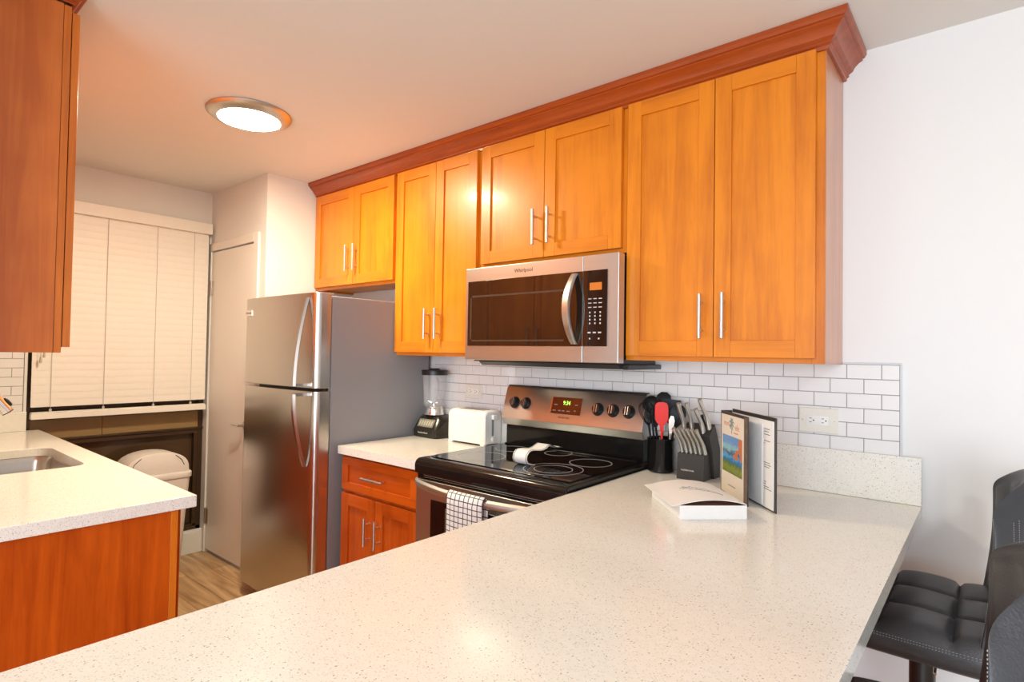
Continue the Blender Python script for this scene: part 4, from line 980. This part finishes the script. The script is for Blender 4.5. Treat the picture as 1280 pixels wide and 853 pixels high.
# ================================================================== bar stools
def make_stool(label, loc, rz=0, zs=.75):
    t = thing('bar_stool', label, 'bar stool', (0, 0, 0), 'black leather bar stools at the peninsula')
    # seat heightfield: x forward is -x; 3 x 3 quilted squares
    NXg, NYg = 48, 48; hx, hy = .225, .235
    m = MB(); bm = m.bm; top = []
    def plan(u_, v_):
        # superellipse rounding of the square
        r = max(abs(u_), abs(v_)); 
        if r < 1e-6: return 0., 0.
        n_ = (abs(u_)**5+abs(v_)**5)**.2; k = r/n_; return u_*(1+(k-1)*r**2), v_*(1+(k-1)*r**2)
    for i in range(NXg+1):
        row = []
        for j in range(NYg+1):
            u_, v_ = -1+2*i/NXg, -1+2*j/NYg; a, b = plan(u_, v_)
            cu, cv_ = (u_+1)/2*3, (v_+1)/2*3
            pf_ = (abs(math.sin(PI*cu))**.33)*(abs(math.sin(PI*cv_))**.33)
            e = max(abs(u_), abs(v_)); z = zs-.018+.024*pf_-.016*max(0, (e-.86)/.14)**2
            if u_ < -.55: z -= .05*((-.55-u_)/.45)**2
            row.append(bm.verts.new((a*hx, b*hy, z)))
        top.append(row)
    for i in range(NXg):
        for j in range(NYg): bm.faces.new([top[i][j], top[i+1][j], top[i+1][j+1], top[i][j+1]])
    loop = [top[i][0] for i in range(NXg)]+[top[NXg][j] for j in range(NYg)]+[top[i][NYg] for i in range(NXg, 0, -1)]+[top[0][j] for j in range(NYg, 0, -1)]
    prev = loop
    for dz, k in ((-.012, 1.02), (-.030, 1.02), (-.048, .99), (-.056, .95)):
        cur = [bm.verts.new((v.co.x*k, v.co.y*k, v.co.z+dz)) for v in loop]
        for i in range(len(loop)): j = (i+1) % len(loop); bm.faces.new([prev[i], prev[j], cur[j], cur[i]])
        prev = cur
    bm.faces.new(prev)
    seat = obj('seat', m, LEA, t, smooth=True)
    def stitch(pts, name='stitching', parent=seat, w=.0009):
        m = MB()
        for a, b in zip(pts[::2], pts[1::2]): m.tube([a, b], w, 5)
        return m
    for dz in (-.020, -.026):
        pts = []
        for i in range(0, len(loop)): c = loop  # perimeter double stitching
        P = [Vector((math.copysign(1, 1)*0, 0, 0))]
        ring = []
        for q in range(480):
            a = 2*PI*q/480; cx_, sy_ = math.cos(a), math.sin(a); n_ = (abs(cx_)**5+abs(sy_)**5)**.2; u_, v_ = cx_/n_, sy_/n_
            z = zs-.028+dz+.012
            if u_ < -.55: z -= .05*((-.55-u_)/.45)**2
            ring.append((u_*hx*1.0215, v_*hy*1.0215, z))
        obj('stitching', stitch(ring), THR, seat)
    # curved quilted backrest wrapping at both ends
    NU, NV = 64, 28
    def surf(u_, v_, side):
        # u -1..1 across, v 0..1 up
        w_ = .222*(1-.20*max(0, (v_-.60)/.40)**2.5)
        y = u_*w_; wrap = .078*(abs(u_)**2.0)
        x = .204+.032*v_+.012*math.sin(PI*v_)-wrap
        z = zs-.075+.445*v_ - .070*abs(u_)**2.6*(v_**2)
        ax = .050*math.sqrt(max(0, 1-((abs(u_)-.86)/.14)**2)) if abs(u_) > .86 else .050
        av = 1 if v_ < .90 else math.sqrt(max(0, 1-((v_-.90)/.10)**2))
        th = ax*av*.5+.0008
        nx = Vector((-1, .55*u_, .12)).normalized() if side < 0 else Vector((1, -.55*u_, -.12)).normalized()
        g = 0
        if side < 0 and abs(u_) < .86 and v_ < .88:
            ch = abs(math.sin(PI*(u_/.86+1)/2*6))**.4; g = .010*ch-.002
        return Vector((x, y, z))+nx*(th+g)
    m = MB(); bm = m.bm; gr = {}
    for s_ in (-1, 1):
        for i in range(NU+1):
            for j in range(NV+1): gr[s_, i, j] = bm.verts.new(surf(math.sin(PI/2*(-1+2*i/NU)), math.sin(PI/2*j/NV), s_))
        for i in range(NU):
            for j in range(NV): bm.faces.new([gr[s_, i, j], gr[s_, i+1, j], gr[s_, i+1, j+1], gr[s_, i, j+1]])
    for i in range(NU):
        bm.faces.new([gr[-1, i, NV], gr[-1, i+1, NV], gr[1, i+1, NV], gr[1, i, NV]]); bm.faces.new([gr[-1, i, 0], gr[-1, i+1, 0], gr[1, i+1, 0], gr[1, i, 0]])
    for j in range(NV):
        bm.faces.new([gr[-1, 0, j], gr[-1, 0, j+1], gr[1, 0, j+1], gr[1, 0, j]]); bm.faces.new([gr[-1, NU, j], gr[-1, NU, j+1], gr[1, NU, j+1], gr[1, NU, j]])
    back = obj('backrest', m, LEA, t, smooth=True)
    back.modifiers['edges'].split_angle = 1.3
    for side, uu in ((1, .95), (1, .91), (1, -.95), (1, -.91), (-1, -.95), (-1, -.91)):
        pts = [tuple(surf(uu, .02+.88*k/130, side)+Vector((.0003*side, 0, 0))) for k in range(131)]
        obj('stitching', stitch(pts), THR, back)
    for vv in (.86, .82):
        pts = [tuple(surf(-.84+1.68*k/90, vv, 1)+Vector((.0003, 0, 0))) for k in range(91)]
        obj('stitching', stitch(pts), THR, back)
    m = MB(); m.box(-.10, .10, -.09, .09, zs-.088, zs-.0745); obj('mounting_plate', m, BLK, t, bevel=.003)
    m = MB(); m.lathe([(.030, .30), (.030, zs-.093)], (0, 0, 0), 28); obj('upper_post', m, BLK, t, smooth=True)
    m = MB(); m.lathe([(.205, .0), (.205, .006), (.17, .014), (.06, .03), (.035, .05), (.024, .06), (.024, .31)], (0, 0, 0), 48); obj('base', m, CHR, t, smooth=True)
    m = MB(); m.tube([(-.025, -.02, .30), (-.16, -.12, .30), (-.20, 0, .30), (-.16, .12, .30), (-.025, .02, .30)], .009, 10); obj('footrest', m, CHR, t, smooth=True)
    m = MB(); m.tube([(.03, -.06, zs-.097), (.04, -.16, zs-.10), (.04, -.20, zs-.115)], .004, 8); obj('height_lever', m, CHR, t, smooth=True)
    t.location = loc; t.rotation_euler = (0, 0, rz); return t
st = make_stool('black quilted leather bar stool nearer the back wall, its seat in full view', (.028, -.385, 0), 0)
s2 = copy_tree(st); s2.location = (.020, -1.165, 0); s2['label'] = 'black quilted leather bar stool in the right foreground, its backrest cut by the frame'
